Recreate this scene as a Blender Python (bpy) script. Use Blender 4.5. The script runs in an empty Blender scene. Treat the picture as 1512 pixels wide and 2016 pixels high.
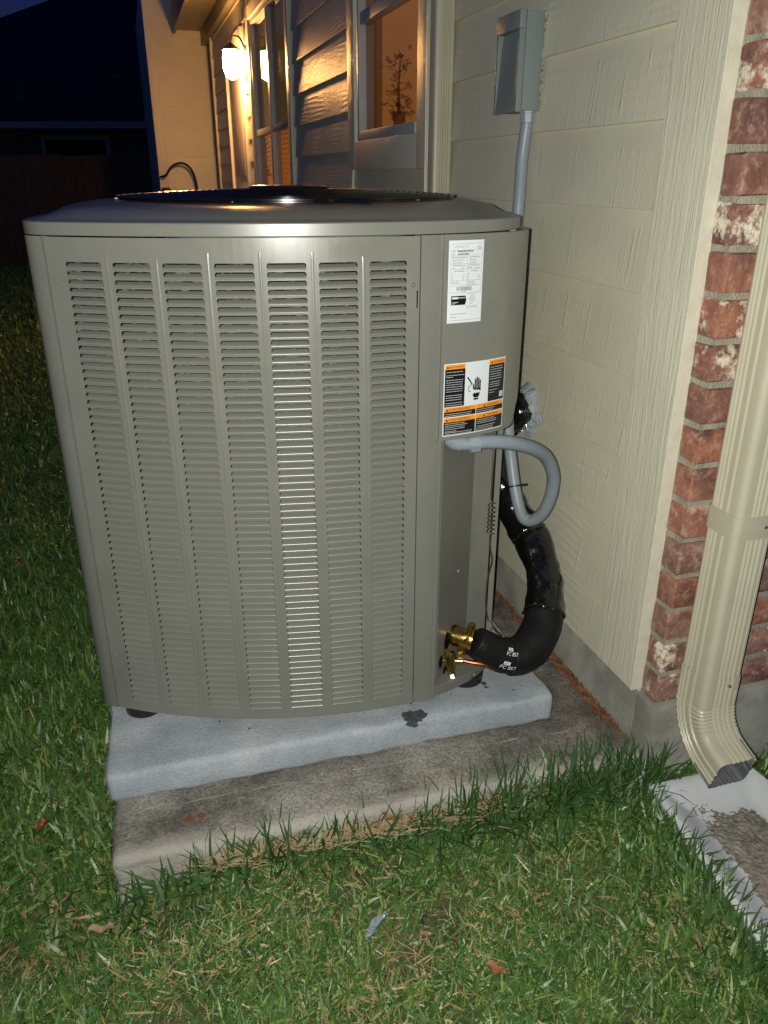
import bpy, bmesh, math, random
import numpy as np
from mathutils import noise as NZ
from mathutils import Vector, Matrix
random.seed(7); rng=np.random.default_rng(11)
S=bpy.context.scene; COL=S.collection
R=math.radians
# ------------------------------------------------------------------ camera, light, exposure
CAM_H=1.26
cam=bpy.data.cameras.new('camera'); co=bpy.data.objects.new('camera',cam); COL.objects.link(co)
co.location=(0,0,CAM_H); co.rotation_euler=(R(90-23.3),0,0)
cam.sensor_fit='VERTICAL'; cam.sensor_height=24; cam.lens=24*1540/2016; cam.clip_start=.02; cam.clip_end=600
S.camera=co
S.view_settings.view_transform='Standard'; S.view_settings.look='None'; S.view_settings.exposure=.46; S.view_settings.gamma=1
S.view_settings.use_curve_mapping=False
w=bpy.data.worlds.new('World'); S.world=w; w.use_nodes=True
wn=w.node_tree.nodes; wl=w.node_tree.links
sky=wn.new('ShaderNodeTexSky'); sky.sky_type='NISHITA'; sky.sun_disc=False
sky.sun_elevation=R(-1.0); sky.sun_rotation=R(150); sky.ozone_density=6; sky.air_density=1.0; sky.dust_density=.3
bg=wn['Background']; bg.inputs[1].default_value=.22
wm=wn.new('ShaderNodeMix'); wm.data_type='RGBA'; wm.blend_type='MULTIPLY'; wm.inputs[0].default_value=1; wm.inputs[7].default_value=(.62,1.0,1.05,1)
wl.new(sky.outputs[0],wm.inputs[6]); wl.new(wm.outputs[2],bg.inputs[0])
# the phone's flash, right beside the lens (the lamp that lights the photograph)
fl=bpy.data.lights.new('phone_flash','SPOT'); fl.energy=78; fl.color=(1,.995,.90); fl.shadow_soft_size=.004
fl.spot_size=R(168); fl.spot_blend=1.0
fo=bpy.data.objects.new('phone_flash',fl); COL.objects.link(fo); fo.location=(-.026,.0,CAM_H+.004); fo.rotation_euler=(R(90-18),0,R(-3))

# ------------------------------------------------------------------ materials
def nt(name):
    m=bpy.data.materials.new(name); m.use_nodes=True
    return m,m.node_tree.nodes,m.node_tree.links,m.node_tree.nodes['Principled BSDF']
def mat(name,c,c2=None,rough=.5,metal=0,scale=20,bump=0,bscale=200,stretch=(1,1,1),detail=4,spec=.5,thr=(.35,.65),coat=0,emis=None,es=0,bd=.002,rnd=0,rvar=0):
    m,n,l,p=nt(name)
    p.inputs['Roughness'].default_value=rough; p.inputs['Metallic'].default_value=metal
    p.inputs['Specular IOR Level'].default_value=spec
    if coat: p.inputs['Coat Weight'].default_value=coat
    p.inputs['Base Color'].default_value=(*c,1)
    tc=n.new('ShaderNodeTexCoord'); mp=n.new('ShaderNodeMapping'); l.new(tc.outputs['Object'],mp.inputs[0]); mp.inputs['Scale'].default_value=stretch
    if rnd:
        oi=n.new('ShaderNodeObjectInfo'); vm=n.new('ShaderNodeVectorMath'); vm.operation='SCALE'; vm.inputs[0].default_value=(13,7,5)
        l.new(oi.outputs['Random'],vm.inputs['Scale']); l.new(vm.outputs[0],mp.inputs['Location'])
    if c2 is not None:
        t=n.new('ShaderNodeTexNoise'); t.inputs['Scale'].default_value=scale; t.inputs['Detail'].default_value=detail; t.inputs['Roughness'].default_value=.65
        l.new(mp.outputs[0],t.inputs['Vector'])
        r=n.new('ShaderNodeValToRGB'); r.color_ramp.elements[0].position=thr[0]; r.color_ramp.elements[1].position=thr[1]
        r.color_ramp.elements[0].color=(*c,1); r.color_ramp.elements[1].color=(*c2,1)
        l.new(t.outputs[0],r.inputs[0]); l.new(r.outputs[0],p.inputs['Base Color'])
        if rvar:
            mr=n.new('ShaderNodeMapRange'); mr.inputs[3].default_value=rough-rvar; mr.inputs[4].default_value=rough+rvar
            l.new(t.outputs[0],mr.inputs[0]); l.new(mr.outputs[0],p.inputs['Roughness'])
    if bump:
        t2=n.new('ShaderNodeTexNoise'); t2.inputs['Scale'].default_value=bscale; t2.inputs['Detail'].default_value=5
        l.new(mp.outputs[0],t2.inputs['Vector'])
        b=n.new('ShaderNodeBump'); b.inputs['Strength'].default_value=bump; b.inputs['Distance'].default_value=bd
        l.new(t2.outputs[0],b.inputs['Height']); l.new(b.outputs[0],p.inputs['Normal'])
    if emis:
        p.inputs['Emission Color'].default_value=(*emis,1); p.inputs['Emission Strength'].default_value=es
    return m
def siding_mat(name,c,c2,strong=1.0,vert=True):
    """painted fibre-cement with embossed cedar grain; smooth strip under the lap above"""
    m,n,l,p=nt(name)
    p.inputs['Roughness'].default_value=.42
    tc=n.new('ShaderNodeTexCoord'); oi=n.new('ShaderNodeObjectInfo')
    vm=n.new('ShaderNodeVectorMath'); vm.operation='SCALE'; vm.inputs[0].default_value=(3,17,9); l.new(oi.outputs['Random'],vm.inputs['Scale'])
    ad=n.new('ShaderNodeVectorMath'); ad.operation='ADD'; l.new(tc.outputs['Object'],ad.inputs[0]); l.new(vm.outputs[0],ad.inputs[1])
    def noise(sc,st,det=4,dis=0):
        mp=n.new('ShaderNodeMapping'); mp.inputs['Scale'].default_value=st; l.new(ad.outputs[0],mp.inputs[0])
        t=n.new('ShaderNodeTexNoise'); t.inputs['Scale'].default_value=sc; t.inputs['Detail'].default_value=det; t.inputs['Distortion'].default_value=dis
        l.new(mp.outputs[0],t.inputs['Vector']); return t
    a=noise(38,(1,.22,2.6) if vert else (1,2.6,.14),3,.9)      # grain along the board
    b=noise(46,(1,2.6,.075),3,.15)      # fine vertical drips
    big=noise(5,(1,1,1),3)
    wv=n.new('ShaderNodeTexWave'); wv.wave_type='BANDS'; wv.bands_direction='Z'; wv.inputs['Scale'].default_value=15; wv.inputs['Distortion'].default_value=16; wv.inputs['Detail'].default_value=2; wv.inputs['Detail Scale'].default_value=.35
    mpw=n.new('ShaderNodeMapping'); mpw.inputs['Scale'].default_value=(1,.25,1) if vert else (1,1,.02); l.new(ad.outputs[0],mpw.inputs[0]); l.new(mpw.outputs[0],wv.inputs['Vector'])
    # height = a*mask + wave*mask2 + b
    def math2(op,x,y):
        k=n.new('ShaderNodeMath'); k.operation=op
        for i,v in enumerate((x,y)):
            if isinstance(v,(int,float)): k.inputs[i].default_value=v
            else: l.new(v,k.inputs[i])
        return k.outputs[0]
    mr=n.new('ShaderNodeMapRange'); mr.inputs[1].default_value=.48; mr.inputs[2].default_value=.6; l.new(big.outputs[0],mr.inputs[0])
    h=math2('ADD',math2('MULTIPLY',a.outputs[0],.30 if vert else 1.0),math2('MULTIPLY',math2('MULTIPLY',wv.outputs[0],mr.outputs[0]),.30 if vert else .12))
    fine=noise(150,(1,1,.5),4); h=math2('ADD',h,math2('MULTIPLY',fine.outputs[0],.35))
    vl=n.new('ShaderNodeMapRange'); vl.inputs[1].default_value=.60; vl.inputs[2].default_value=.72; l.new(b.outputs[0],vl.inputs[0])
    if vert: h=math2('ADD',h,math2('MULTIPLY',vl.outputs[0],.34))
    sx=n.new('ShaderNodeSeparateXYZ'); l.new(tc.outputs['Generated'],sx.inputs[0])
    sm=n.new('ShaderNodeMapRange'); sm.inputs[1].default_value=.70; sm.inputs[2].default_value=.76; sm.inputs[3].default_value=1; sm.inputs[4].default_value=.12; l.new(sx.outputs['Z'],sm.inputs[0])
    if vert: h=math2('MULTIPLY',h,sm.outputs[0])
    bu=n.new('ShaderNodeBump'); bu.inputs['Strength'].default_value=.75*strong; bu.inputs['Distance'].default_value=.0026 if vert else .0034; l.new(h,bu.inputs['Height']); l.new(bu.outputs[0],p.inputs['Normal'])
    r=n.new('ShaderNodeValToRGB'); r.color_ramp.elements[0].position=.35; r.color_ramp.elements[1].position=.65; r.color_ramp.elements[0].color=(*c,1); r.color_ramp.elements[1].color=(*c2,1)
    l.new(big.outputs[0],r.inputs[0]); l.new(r.outputs[0],p.inputs['Base Color'])
    return m
M={}
M['unit']=mat('beige_grey_enamel',(.178,.183,.155),(.198,.200,.170),rough=.27,scale=11,bump=.12,bscale=900,bd=.0004,spec=.6,detail=9,rvar=.10)
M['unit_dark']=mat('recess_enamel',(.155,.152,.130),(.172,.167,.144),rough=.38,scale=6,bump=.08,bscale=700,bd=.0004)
M['cap']=mat('cap_enamel',(.178,.183,.155),(.195,.198,.168),rough=.3,scale=5,bump=.05,bscale=700,bd=.0004,spec=.6)
M['black_gap']=mat('dark_void',(.004,.004,.004),rough=.9,spec=.1)
M['wire']=mat('black_wire',(.004,.004,.004),(.007,.007,.007),rough=.16,scale=60,spec=.5)
M['fins']=mat('coil_fins',(.03,.03,.03),(.55,.57,.58),rough=.28,metal=.8,scale=45,stretch=(1,1,3.2),thr=(.54,.66),bump=1,bscale=500,bd=.003)  # dark base and sparse silver flecks paint in gap shade and coil glints
M['siding']=siding_mat('painted_siding',(.60,.58,.445),(.65,.625,.48))
M['trim']=siding_mat('painted_trim',(.62,.60,.47),(.67,.645,.51),.8,False)
M['edge']=mat('trim_edge_paint',(.68,.65,.52),(.6,.57,.45),rough=.5,scale=30,bump=.3,bscale=120)
M['found']=mat('foundation_concrete',(.21,.21,.175),(.34,.34,.285),rough=.85,scale=7,bump=.6,bscale=160,detail=9,thr=(.4,.6))
M['slab']=None
M['mortar']=mat('mortar',(.27,.255,.19),(.42,.40,.31),rough=.95,scale=30,bump=1,bscale=220,bd=.004,detail=7)
M['grey_box']=mat('grey_enamel_box',(.17,.205,.20),(.185,.22,.215),rough=.45,scale=12,bump=.1,bscale=400,bd=.0005)
M['conduit']=mat('grey_pvc',(.235,.275,.31),(.26,.30,.335),rough=.38,scale=40)
M['foam']=mat('black_foam',(.005,.005,.0055),(.009,.009,.0095),spec=.3,rough=.55,scale=30,bump=.35,bscale=90,bd=.002)
M['tape']=mat('black_tape',(.003,.003,.0035),(.006,.006,.0065),rough=.14,scale=10,bump=.7,bscale=22,bd=.012,spec=.8,stretch=(1,1,.55))
M['brass']=mat('brass',(.62,.44,.13),(.40,.27,.08),rough=.27,metal=1,scale=60,bump=.2,bscale=200)
M['copper']=mat('copper',(.60,.19,.07),(.36,.12,.05),rough=.35,metal=1,scale=90)
M['wire_brown']=mat('brown_wire',(.055,.026,.016),rough=.4)
M['steel']=mat('zinc_screw',(.5,.5,.48),rough=.5,metal=1)
M['ptfe']=mat('white_print',(.72,.75,.76),rough=.4)
M['label']=mat('label_white',(.70,.74,.76),rough=.4)
M['lab_black']=mat('label_black',(.008,.008,.008),rough=.35)
M['lab_orange']=mat('label_orange',(.90,.30,.012),rough=.4)
M['lab_print']=mat('label_print_grey',(.5,.52,.53),rough=.4)
M['ink']=mat('ink_grey',(.13,.14,.15),rough=.5)
M['ink2']=mat('ink_light',(.36,.38,.39),rough=.5)
M['spout']=mat('cream_aluminium',(.46,.435,.32),(.50,.47,.35),rough=.36,scale=8,bump=.15,bscale=60,bd=.001)
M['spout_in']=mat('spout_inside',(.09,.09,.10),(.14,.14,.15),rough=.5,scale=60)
M['caulk']=mat('clear_caulk',(.55,.52,.42),(.18,.16,.11),rough=.12,scale=120,bump=1,bscale=160,bd=.004)
M['putty']=mat('grey_putty',(.26,.30,.32),(.38,.42,.44),rough=.55,scale=60,bump=1,bscale=120,bd=.006)
M['foil']=mat('foil_tape',(.7,.7,.68),rough=.2,metal=1,bump=1,bscale=150,bd=.004)
M['black_plastic']=mat('black_plastic',(.012,.012,.012),rough=.35)
M['white_splash']=None
M['frame']=mat('window_vinyl',(.36,.38,.39),(.40,.42,.43),rough=.4,scale=20)
M['doorwhite']=mat('door_paint',(.62,.58,.5),(.66,.62,.54),rough=.4,scale=10)
M['fascia']=mat('fascia_paint',(.30,.26,.19),(.34,.30,.22),rough=.5,scale=9,bump=.2,bscale=40)
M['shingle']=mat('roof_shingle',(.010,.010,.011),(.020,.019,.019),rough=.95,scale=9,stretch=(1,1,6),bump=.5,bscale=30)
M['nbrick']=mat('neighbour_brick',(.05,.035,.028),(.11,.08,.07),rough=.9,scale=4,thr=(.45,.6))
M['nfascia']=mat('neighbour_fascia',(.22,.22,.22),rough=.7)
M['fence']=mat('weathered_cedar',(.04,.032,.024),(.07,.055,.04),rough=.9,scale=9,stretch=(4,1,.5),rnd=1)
M['lampmetal']=mat('lamp_bronze',(.05,.035,.02),rough=.4,metal=.8)
M['leaf_dry']=mat('dry_leaf',(.23,.085,.03),(.33,.15,.06),rough=.6,scale=90,bump=.5,bscale=200)
M['straw']=mat('dry_straw',(.40,.29,.16),(.24,.16,.08),rough=.8,scale=40)
M['needle']=mat('rust_needles',(.12,.045,.02),(.22,.10,.045),rough=.8,scale=40)
M['clay']=mat('red_petal',(.55,.06,.04),rough=.6)
M['backing_glow']=mat('gold_backing_glow',(.30,.22,.11),(.34,.25,.12),rough=.8,scale=5,emis=(1,.62,.22),es=.05)  # gold glow put into the backing for the pane's reflection and room light
M['blinds']=mat('amber_blind',(.40,.17,.06),(.46,.21,.08),rough=.7,scale=4,emis=(1,.30,.06),es=.22)
M['roomwall']=mat('lit_room_wall',(.55,.36,.18),(.5,.3,.14),rough=.9,scale=3,emis=(1,.38,.10),es=.155)
M['hplant']=mat('house_plant_leaf',(.22,.12,.04),(.34,.17,.05),rough=.6,scale=20)
def glass():
    m,n,l,p=nt('window_glass'); out=n['Material Output']
    tr=n.new('ShaderNodeBsdfTransparent'); tr.inputs[0].default_value=(.85,.88,.86,1)
    g=n.new('ShaderNodeBsdfGlossy'); g.inputs['Roughness'].default_value=.03
    f=n.new('ShaderNodeFresnel'); f.inputs[0].default_value=1.45
    mx=n.new('ShaderNodeMixShader'); l.new(f.outputs[0],mx.inputs[0]); l.new(tr.outputs[0],mx.inputs[1]); l.new(g.outputs[0],mx.inputs[2]); l.new(mx.outputs[0],out.inputs[0])
    return m
M['glass']=glass()
def plastic():
    m,n,l,p=nt('clear_plastic_film'); out=n['Material Output']
    tr=n.new('ShaderNodeBsdfTransparent'); p.inputs['Base Color'].default_value=(.35,.42,.5,1); p.inputs['Roughness'].default_value=.12
    t=n.new('ShaderNodeTexNoise'); t.inputs['Scale'].default_value=60; tc=n.new('ShaderNodeTexCoord'); l.new(tc.outputs['Object'],t.inputs[0])
    b=n.new('ShaderNodeBump'); b.inputs['Strength'].default_value=1; b.inputs['Distance'].default_value=.01; l.new(t.outputs[0],b.inputs['Height']); l.new(b.outputs[0],p.inputs['Normal'])
    mx=n.new('ShaderNodeMixShader'); mx.inputs[0].default_value=.62; l.new(tr.outputs[0],mx.inputs[1]); l.new(p.outputs[0],mx.inputs[2]); l.new(mx.outputs[0],out.inputs[0])
    return m
M['film']=plastic()
def lampglass():
    m,n,l,p=nt('lit_frosted_glass'); p.inputs['Base Color'].default_value=(.9,.8,.6,1)
    p.inputs['Emission Color'].default_value=(1,.47,.14,1); p.inputs['Emission Strength'].default_value=LAMP
    return m
LAMP=260
M['lamp']=lampglass()
_n=M['hplant'].node_tree.nodes; _l=M['hplant'].node_tree.links; _t=_n.new('ShaderNodeBsdfTransparent'); _m=_n.new('ShaderNodeMixShader'); _m.inputs[0].default_value=.5
_l.new(_t.outputs[0],_m.inputs[1]); _l.new(_n['Principled BSDF'].outputs[0],_m.inputs[2]); _l.new(_m.outputs[0],_n['Material Output'].inputs[0])
M['twig']=mat('dark_twig',(.05,.035,.02),rough=.8)
def concrete(name,stops,stains,scale,sun=None,bump=.5,bs=220,light_edge=None):
    """base ramp + large stain noise + pits"""
    m,n,l,p=nt(name); p.inputs['Roughness'].default_value=.88
    tc=n.new('ShaderNodeTexCoord')
    a=n.new('ShaderNodeTexNoise'); a.inputs['Scale'].default_value=scale; a.inputs['Detail'].default_value=10; a.inputs['Roughness'].default_value=.7; l.new(tc.outputs['Object'],a.inputs[0])
    r=n.new('ShaderNodeValToRGB'); cr=r.color_ramp
    cr.elements[0].position=stops[0][0]; cr.elements[0].color=(*stops[0][1],1); cr.elements[1].position=stops[-1][0]; cr.elements[1].color=(*stops[-1][1],1)
    for q in stops[1:-1]:
        e=cr.elements.new(q[0]); e.color=(*q[1],1)
    l.new(a.outputs[0],r.inputs[0])
    s=n.new('ShaderNodeTexNoise'); s.inputs['Scale'].default_value=170; s.inputs['Detail'].default_value=4; l.new(tc.outputs['Object'],s.inputs[0])
    r2=n.new('ShaderNodeValToRGB'); r2.color_ramp.elements[0].position=.3; r2.color_ramp.elements[0].color=(.45,.45,.45,1); r2.color_ramp.elements[1].position=.7; r2.color_ramp.elements[1].color=(1.35,1.35,1.35,1)
    l.new(s.outputs[0],r2.inputs[0])
    mx=n.new('ShaderNodeMix'); mx.data_type='RGBA'; mx.blend_type='MULTIPLY'; mx.inputs[0].default_value=stains
    l.new(r.outputs[0],mx.inputs[6]); l.new(r2.outputs[0],mx.inputs[7]); l.new(mx.outputs[2],p.inputs['Base Color'])
    b=n.new('ShaderNodeBump'); b.inputs['Strength'].default_value=bump; b.inputs['Distance'].default_value=.003
    t=n.new('ShaderNodeTexNoise'); t.inputs['Scale'].default_value=bs; t.inputs['Detail'].default_value=6; l.new(tc.outputs['Object'],t.inputs[0])
    l.new(t.outputs[0],b.inputs['Height']); l.new(b.outputs[0],p.inputs['Normal'])
    return m,n,l,p,mx,tc
M['pad']=concrete('pad_concrete',[(.3,(.27,.31,.34)),(.5,(.36,.395,.42)),(.72,(.47,.50,.51))],.28,6,bump=.55,bs=170)[0]
# old slab: dark mildew on the flat, paler along its outer edge
m,n,l,p,mx,tc=concrete('old_slab_concrete',[(.34,(.07,.065,.052)),(.46,(.17,.155,.128)),(.58,(.30,.28,.235)),(.72,(.40,.38,.33))],.8,5,bump=.9,bs=150)
sx=n.new('ShaderNodeSeparateXYZ'); l.new(tc.outputs['Object'],sx.inputs[0])
ns=n.new('ShaderNodeTexNoise'); ns.inputs['Scale'].default_value=9; ns.inputs['Detail'].default_value=6; l.new(tc.outputs['Object'],ns.inputs[0])
ad=n.new('ShaderNodeMath'); ad.operation='MULTIPLY_ADD'; ad.inputs[1].default_value=.07; l.new(ns.outputs[0],ad.inputs[0]); l.new(sx.outputs['Y'],ad.inputs[2])
mr=n.new('ShaderNodeMapRange'); mr.inputs[1].default_value=.035; mr.inputs[2].default_value=.075; mr.inputs[3].default_value=1; mr.inputs[4].default_value=0; l.new(ad.outputs[0],mr.inputs[0])
m2=n.new('ShaderNodeMix'); m2.data_type='RGBA'; m2.inputs[7].default_value=(.44,.42,.355,1); l.new(mx.outputs[2],m2.inputs[6])
k=n.new('ShaderNodeMath'); k.operation='MULTIPLY'; k.inputs[1].default_value=.75; l.new(mr.outputs[0],k.inputs[0]); l.new(k.outputs[0],m2.inputs[0]); l.new(m2.outputs[2],p.inputs['Base Color'])
M['slab']=m
M['white_splash']=mat('white_plastic_splash',(.66,.68,.68),(.58,.60,.60),rough=.5,scale=14,bump=.2,bscale=80)
M['dirt']=mat('splash_dirt',(.16,.135,.105),(.36,.325,.275),rough=.95,scale=70,bump=1,bscale=150,bd=.006,detail=9)
M['oil']=mat('oil_stain',(.05,.056,.06),(.10,.108,.115),rough=.55,scale=90)
def soil():
    m,n,l,p=nt('thatch_soil'); p.inputs['Roughness'].default_value=.95; tc=n.new('ShaderNodeTexCoord')
    a=n.new('ShaderNodeTexNoise'); a.inputs['Scale'].default_value=5; a.inputs['Detail'].default_value=8; l.new(tc.outputs['Object'],a.inputs[0])
    r=n.new('ShaderNodeValToRGB'); r.color_ramp.elements[0].position=.38; r.color_ramp.elements[0].color=(.03,.027,.015,1); r.color_ramp.elements[1].position=.66; r.color_ramp.elements[1].color=(.14,.105,.058,1)
    l.new(a.outputs[0],r.inputs[0]); l.new(r.outputs[0],p.inputs['Base Color'])
    b=n.new('ShaderNodeBump'); b.inputs['Strength'].default_value=1; b.inputs['Distance'].default_value=.01; t=n.new('ShaderNodeTexNoise'); t.inputs['Scale'].default_value=80; t.inputs['Detail'].default_value=6
    l.new(tc.outputs['Object'],t.inputs[0]); l.new(t.outputs[0],b.inputs['Height']); l.new(b.outputs[0],p.inputs['Normal']); return m
M['soil']=soil()
def grassmat():
    m,n,l,p=nt('grass_blade'); p.inputs['Roughness'].default_value=.42
    a=n.new('ShaderNodeAttribute'); a.attribute_name='tone'; l.new(a.outputs['Color'],p.inputs['Base Color'])
    p.inputs['Specular IOR Level'].default_value=.45
    return m
M['grass']=grassmat()
def brickmat():
    m,n,l,p=nt('fired_brick'); p.inputs['Roughness'].default_value=.85
    tc=n.new('ShaderNodeTexCoord'); oi=n.new('ShaderNodeObjectInfo')
    vm=n.new('ShaderNodeVectorMath'); vm.operation='SCALE'; vm.inputs[0].default_value=(31,17,53); l.new(oi.outputs['Random'],vm.inputs['Scale'])
    ad=n.new('ShaderNodeVectorMath'); ad.operation='ADD'; l.new(tc.outputs['Object'],ad.inputs[0]); l.new(vm.outputs[0],ad.inputs[1])
    r=n.new('ShaderNodeValToRGB'); cr=r.color_ramp; cr.elements[0].position=0; cr.elements[0].color=(.25,.10,.062,1); cr.elements[1].position=1; cr.elements[1].color=(.19,.11,.09,1)
    for q,c in ((.2,(.44,.16,.075)),(.4,(.17,.08,.068)),(.6,(.38,.15,.08)),(.8,(.34,.18,.13))):
        e=cr.elements.new(q); e.color=(*c,1)
    l.new(oi.outputs['Random'],r.inputs[0])
    def ns(sc,a,b,det=8):
        t=n.new('ShaderNodeTexNoise'); t.inputs['Scale'].default_value=sc; t.inputs['Detail'].default_value=det; t.inputs['Roughness'].default_value=.7; l.new(ad.outputs[0],t.inputs[0])
        k=n.new('ShaderNodeMapRange'); k.inputs[1].default_value=a; k.inputs[2].default_value=b; l.new(t.outputs[0],k.inputs[0]); return k.outputs[0]
    def mix(f,base,c):
        k=n.new('ShaderNodeMix'); k.data_type='RGBA'; l.new(f,k.inputs[0]); l.new(base,k.inputs[6]); k.inputs[7].default_value=(*c,1); return k.outputs[2]
    o=mix(ns(13,.46,.64),r.outputs[0],(.10,.045,.04))
    o=mix(ns(55,.50,.72),o,(.50,.30,.22)); o=mix(ns(5,.38,1.25,3),o,(.40,.20,.15))
    # lime wash only on some bricks
    big=ns(14,.49,.57,4); fine=ns(60,.34,.50,10)
    sel=n.new('ShaderNodeMath'); sel.operation='FRACT'; q=n.new('ShaderNodeMath'); q.operation='MULTIPLY'; q.inputs[1].default_value=7.31; l.new(oi.outputs['Random'],q.inputs[0]); l.new(q.outputs[0],sel.inputs[0])
    gt=n.new('ShaderNodeMapRange'); gt.inputs[1].default_value=.52; gt.inputs[2].default_value=.7; l.new(sel.outputs[0],gt.inputs[0])
    f=n.new('ShaderNodeMath'); f.operation='MULTIPLY'; l.new(big,f.inputs[0]); l.new(fine,f.inputs[1])
    f2=n.new('ShaderNodeMath'); f2.operation='MULTIPLY'; l.new(f.outputs[0],f2.inputs[0]); l.new(gt.outputs[0],f2.inputs[1]); gt.inputs[4].default_value=.95; gt.inputs[1].default_value=.42; gt.inputs[2].default_value=.6
    o=mix(f2.outputs[0],o,(.76,.69,.53))
    l.new(o,p.inputs['Base Color'])
    b=n.new('ShaderNodeBump'); b.inputs['Strength'].default_value=.9; b.inputs['Distance'].default_value=.003; t=n.new('ShaderNodeTexNoise'); t.inputs['Scale'].default_value=110; t.inputs['Detail'].default_value=7
    l.new(ad.outputs[0],t.inputs[0]); l.new(t.outputs[0],b.inputs['Height']); l.new(b.outputs[0],p.inputs['Normal']); return m
M['brick']=brickmat()

# ------------------------------------------------------------------ builders
class MB:
    def __init__(s): s.v=[]; s.f=[]
    def add(s,v,f):
        o=len(s.v); s.v+= [tuple(p) for p in v]; s.f+=[tuple(i+o for i in q) for q in f]; return s
    def quad(s,a,b,c,d): return s.add([a,b,c,d],[(0,1,2,3)])
    def box(s,a,b,c,d,e,f):
        """x0,x1,y0,y1,z0,z1"""
        v=[(a,c,e),(b,c,e),(b,d,e),(a,d,e),(a,c,f),(b,c,f),(b,d,f),(a,d,f)]
        return s.add(v,[(0,3,2,1),(4,5,6,7),(0,1,5,4),(1,2,6,5),(2,3,7,6),(3,0,4,7)])
    def bbox(s,a,b,c,d,e,f,r=.003,seg=2):
        bm=bmesh.new(); bmesh.ops.create_cube(bm,size=1)
        for q in bm.verts: q.co=Vector(((a+b)/2+q.co.x*(b-a),(c+d)/2+q.co.y*(d-c),(e+f)/2+q.co.z*(f-e)))
        bmesh.ops.bevel(bm,geom=list(bm.edges),offset=r,segments=seg,affect='EDGES',profile=.6)
        s.add([q.co.copy() for q in bm.verts],[[x.index for x in g.verts] for g in bm.faces]); bm.free(); return s
    def tube(s,path,rad,n=16,cap=True):
        P=[Vector(p) for p in path]; k=len(P)
        rad=rad if hasattr(rad,'__len__') else [rad]*k
        T=[((P[min(i+1,k-1)]-P[max(i-1,0)]).normalized()) for i in range(k)]
        up=Vector((0,0,1)) if abs(T[0].z)<.9 else Vector((1,0,0))
        nrm=(up-T[0]*up.dot(T[0])).normalized(); vs=[]
        for i in range(k):
            nrm=(nrm-T[i]*nrm.dot(T[i])).normalized(); bi=T[i].cross(nrm)
            for j in range(n):
                a=2*math.pi*j/n; vs.append(P[i]+(nrm*math.cos(a)+bi*math.sin(a))*rad[i])
        fs=[(i*n+j,i*n+(j+1)%n,(i+1)*n+(j+1)%n,(i+1)*n+j) for i in range(k-1) for j in range(n)]
        if cap: fs+=[tuple(range(n-1,-1,-1)),tuple((k-1)*n+j for j in range(n))]
        return s.add(vs,fs)
    def loft(s,rings,closed=True,cap0=False,cap1=False):
        n=len(rings[0]); vs=[p for r in rings for p in r]
        fs=[(i*n+j,i*n+(j+1)%n,(i+1)*n+(j+1)%n,(i+1)*n+j) for i in range(len(rings)-1) for j in range(n if closed else n-1)]
        if cap0: fs.append(tuple(range(n-1,-1,-1)))
        if cap1: fs.append(tuple((len(rings)-1)*n+j for j in range(n)))
        return s.add(vs,fs)
    def mesh(s,name,smooth=True,ang=35,shift=None):
        me=bpy.data.meshes.new(name); v=s.v
        if shift is not None: v=[(p[0]-shift[0],p[1]-shift[1],p[2]-shift[2]) for p in v]
        me.from_pydata(v,[],s.f); me.validate()
        bm=bmesh.new(); bm.from_mesh(me); bmesh.ops.recalc_face_normals(bm,faces=bm.faces) if FIXN[0] else None; bm.to_mesh(me); bm.free()
        if smooth:
            me.polygons.foreach_set('use_smooth',[True]*len(me.polygons)); me.set_sharp_from_angle(angle=R(ang))
        return me
FIXN=[True]
def link(name,me,m=None,parent=None,loc=None,rot=None):
    o=bpy.data.objects.new(name,me); COL.objects.link(o)
    if m is not None and len(me.materials)==0: me.materials.append(m)
    if parent: o.parent=parent
    if loc: o.location=loc
    if rot is not None:
        if isinstance(rot,(int,float)): o.rotation_euler=(0,0,rot)
        else: o.rotation_euler=rot
    return o
def part(name,mb,m,parent=None,shift=None,smooth=True,ang=35,label=None,kind=None):
    o=link(name,mb.mesh(name,smooth,ang,shift),m,parent)
    if label: o['label']=label
    if kind: o['kind']=kind
    return o
def tag(o,label=None,cat=None,group=None,kind=None):
    if label: o['label']=label
    if cat: o['category']=cat
    if group: o['group']=group
    if kind: o['kind']=kind
    return o
def thing(name,label,cat,loc=(0,0,0),rz=0,group=None):
    o=bpy.data.objects.new(name,None); COL.objects.link(o); o.location=loc; o.rotation_euler=(0,0,rz); o.empty_display_size=.05
    return tag(o,label,cat,group)
def copy_part(o,parent,loc=None,rot=None,sc=None):
    c=o.copy(); COL.objects.link(c); c.parent=parent
    if loc is not None: c.location=loc
    if rot is not None: c.rotation_euler=rot
    if sc is not None: c.scale=sc
    return c
def cat(pts,n=12,closed=False):
    """Catmull-Rom resampling"""
    P=[Vector(p) for p in pts]; k=len(P); out=[]
    g=(lambda i:P[i%k]) if closed else (lambda i:P[max(0,min(k-1,i))])
    for i in range(k if closed else k-1):
        a,b,c,d=g(i-1),g(i),g(i+1),g(i+2)
        for j in range(n):
            t=j/n; out.append(.5*((2*b)+(c-a)*t+(2*a-5*b+4*c-d)*t*t+(3*b-a-3*c+d)*t**3))
    if not closed: out.append(P[-1].copy())
    return out
def resample(P,step,closed=False):
    P=[Vector(p) for p in P]; 
    if closed: P=P+[P[0]]
    L=[0]
    for a,b in zip(P,P[1:]): L.append(L[-1]+(b-a).length)
    n=max(2,int(round(L[-1]/step))); out=[]; j=0
    for i in range(n+(0 if closed else 1)):
        d=L[-1]*i/n
        while j<len(L)-2 and L[j+1]<d: j+=1
        t=(d-L[j])/max(1e-9,L[j+1]-L[j]); out.append(P[j].lerp(P[j+1],min(1,t)))
    return out
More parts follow.
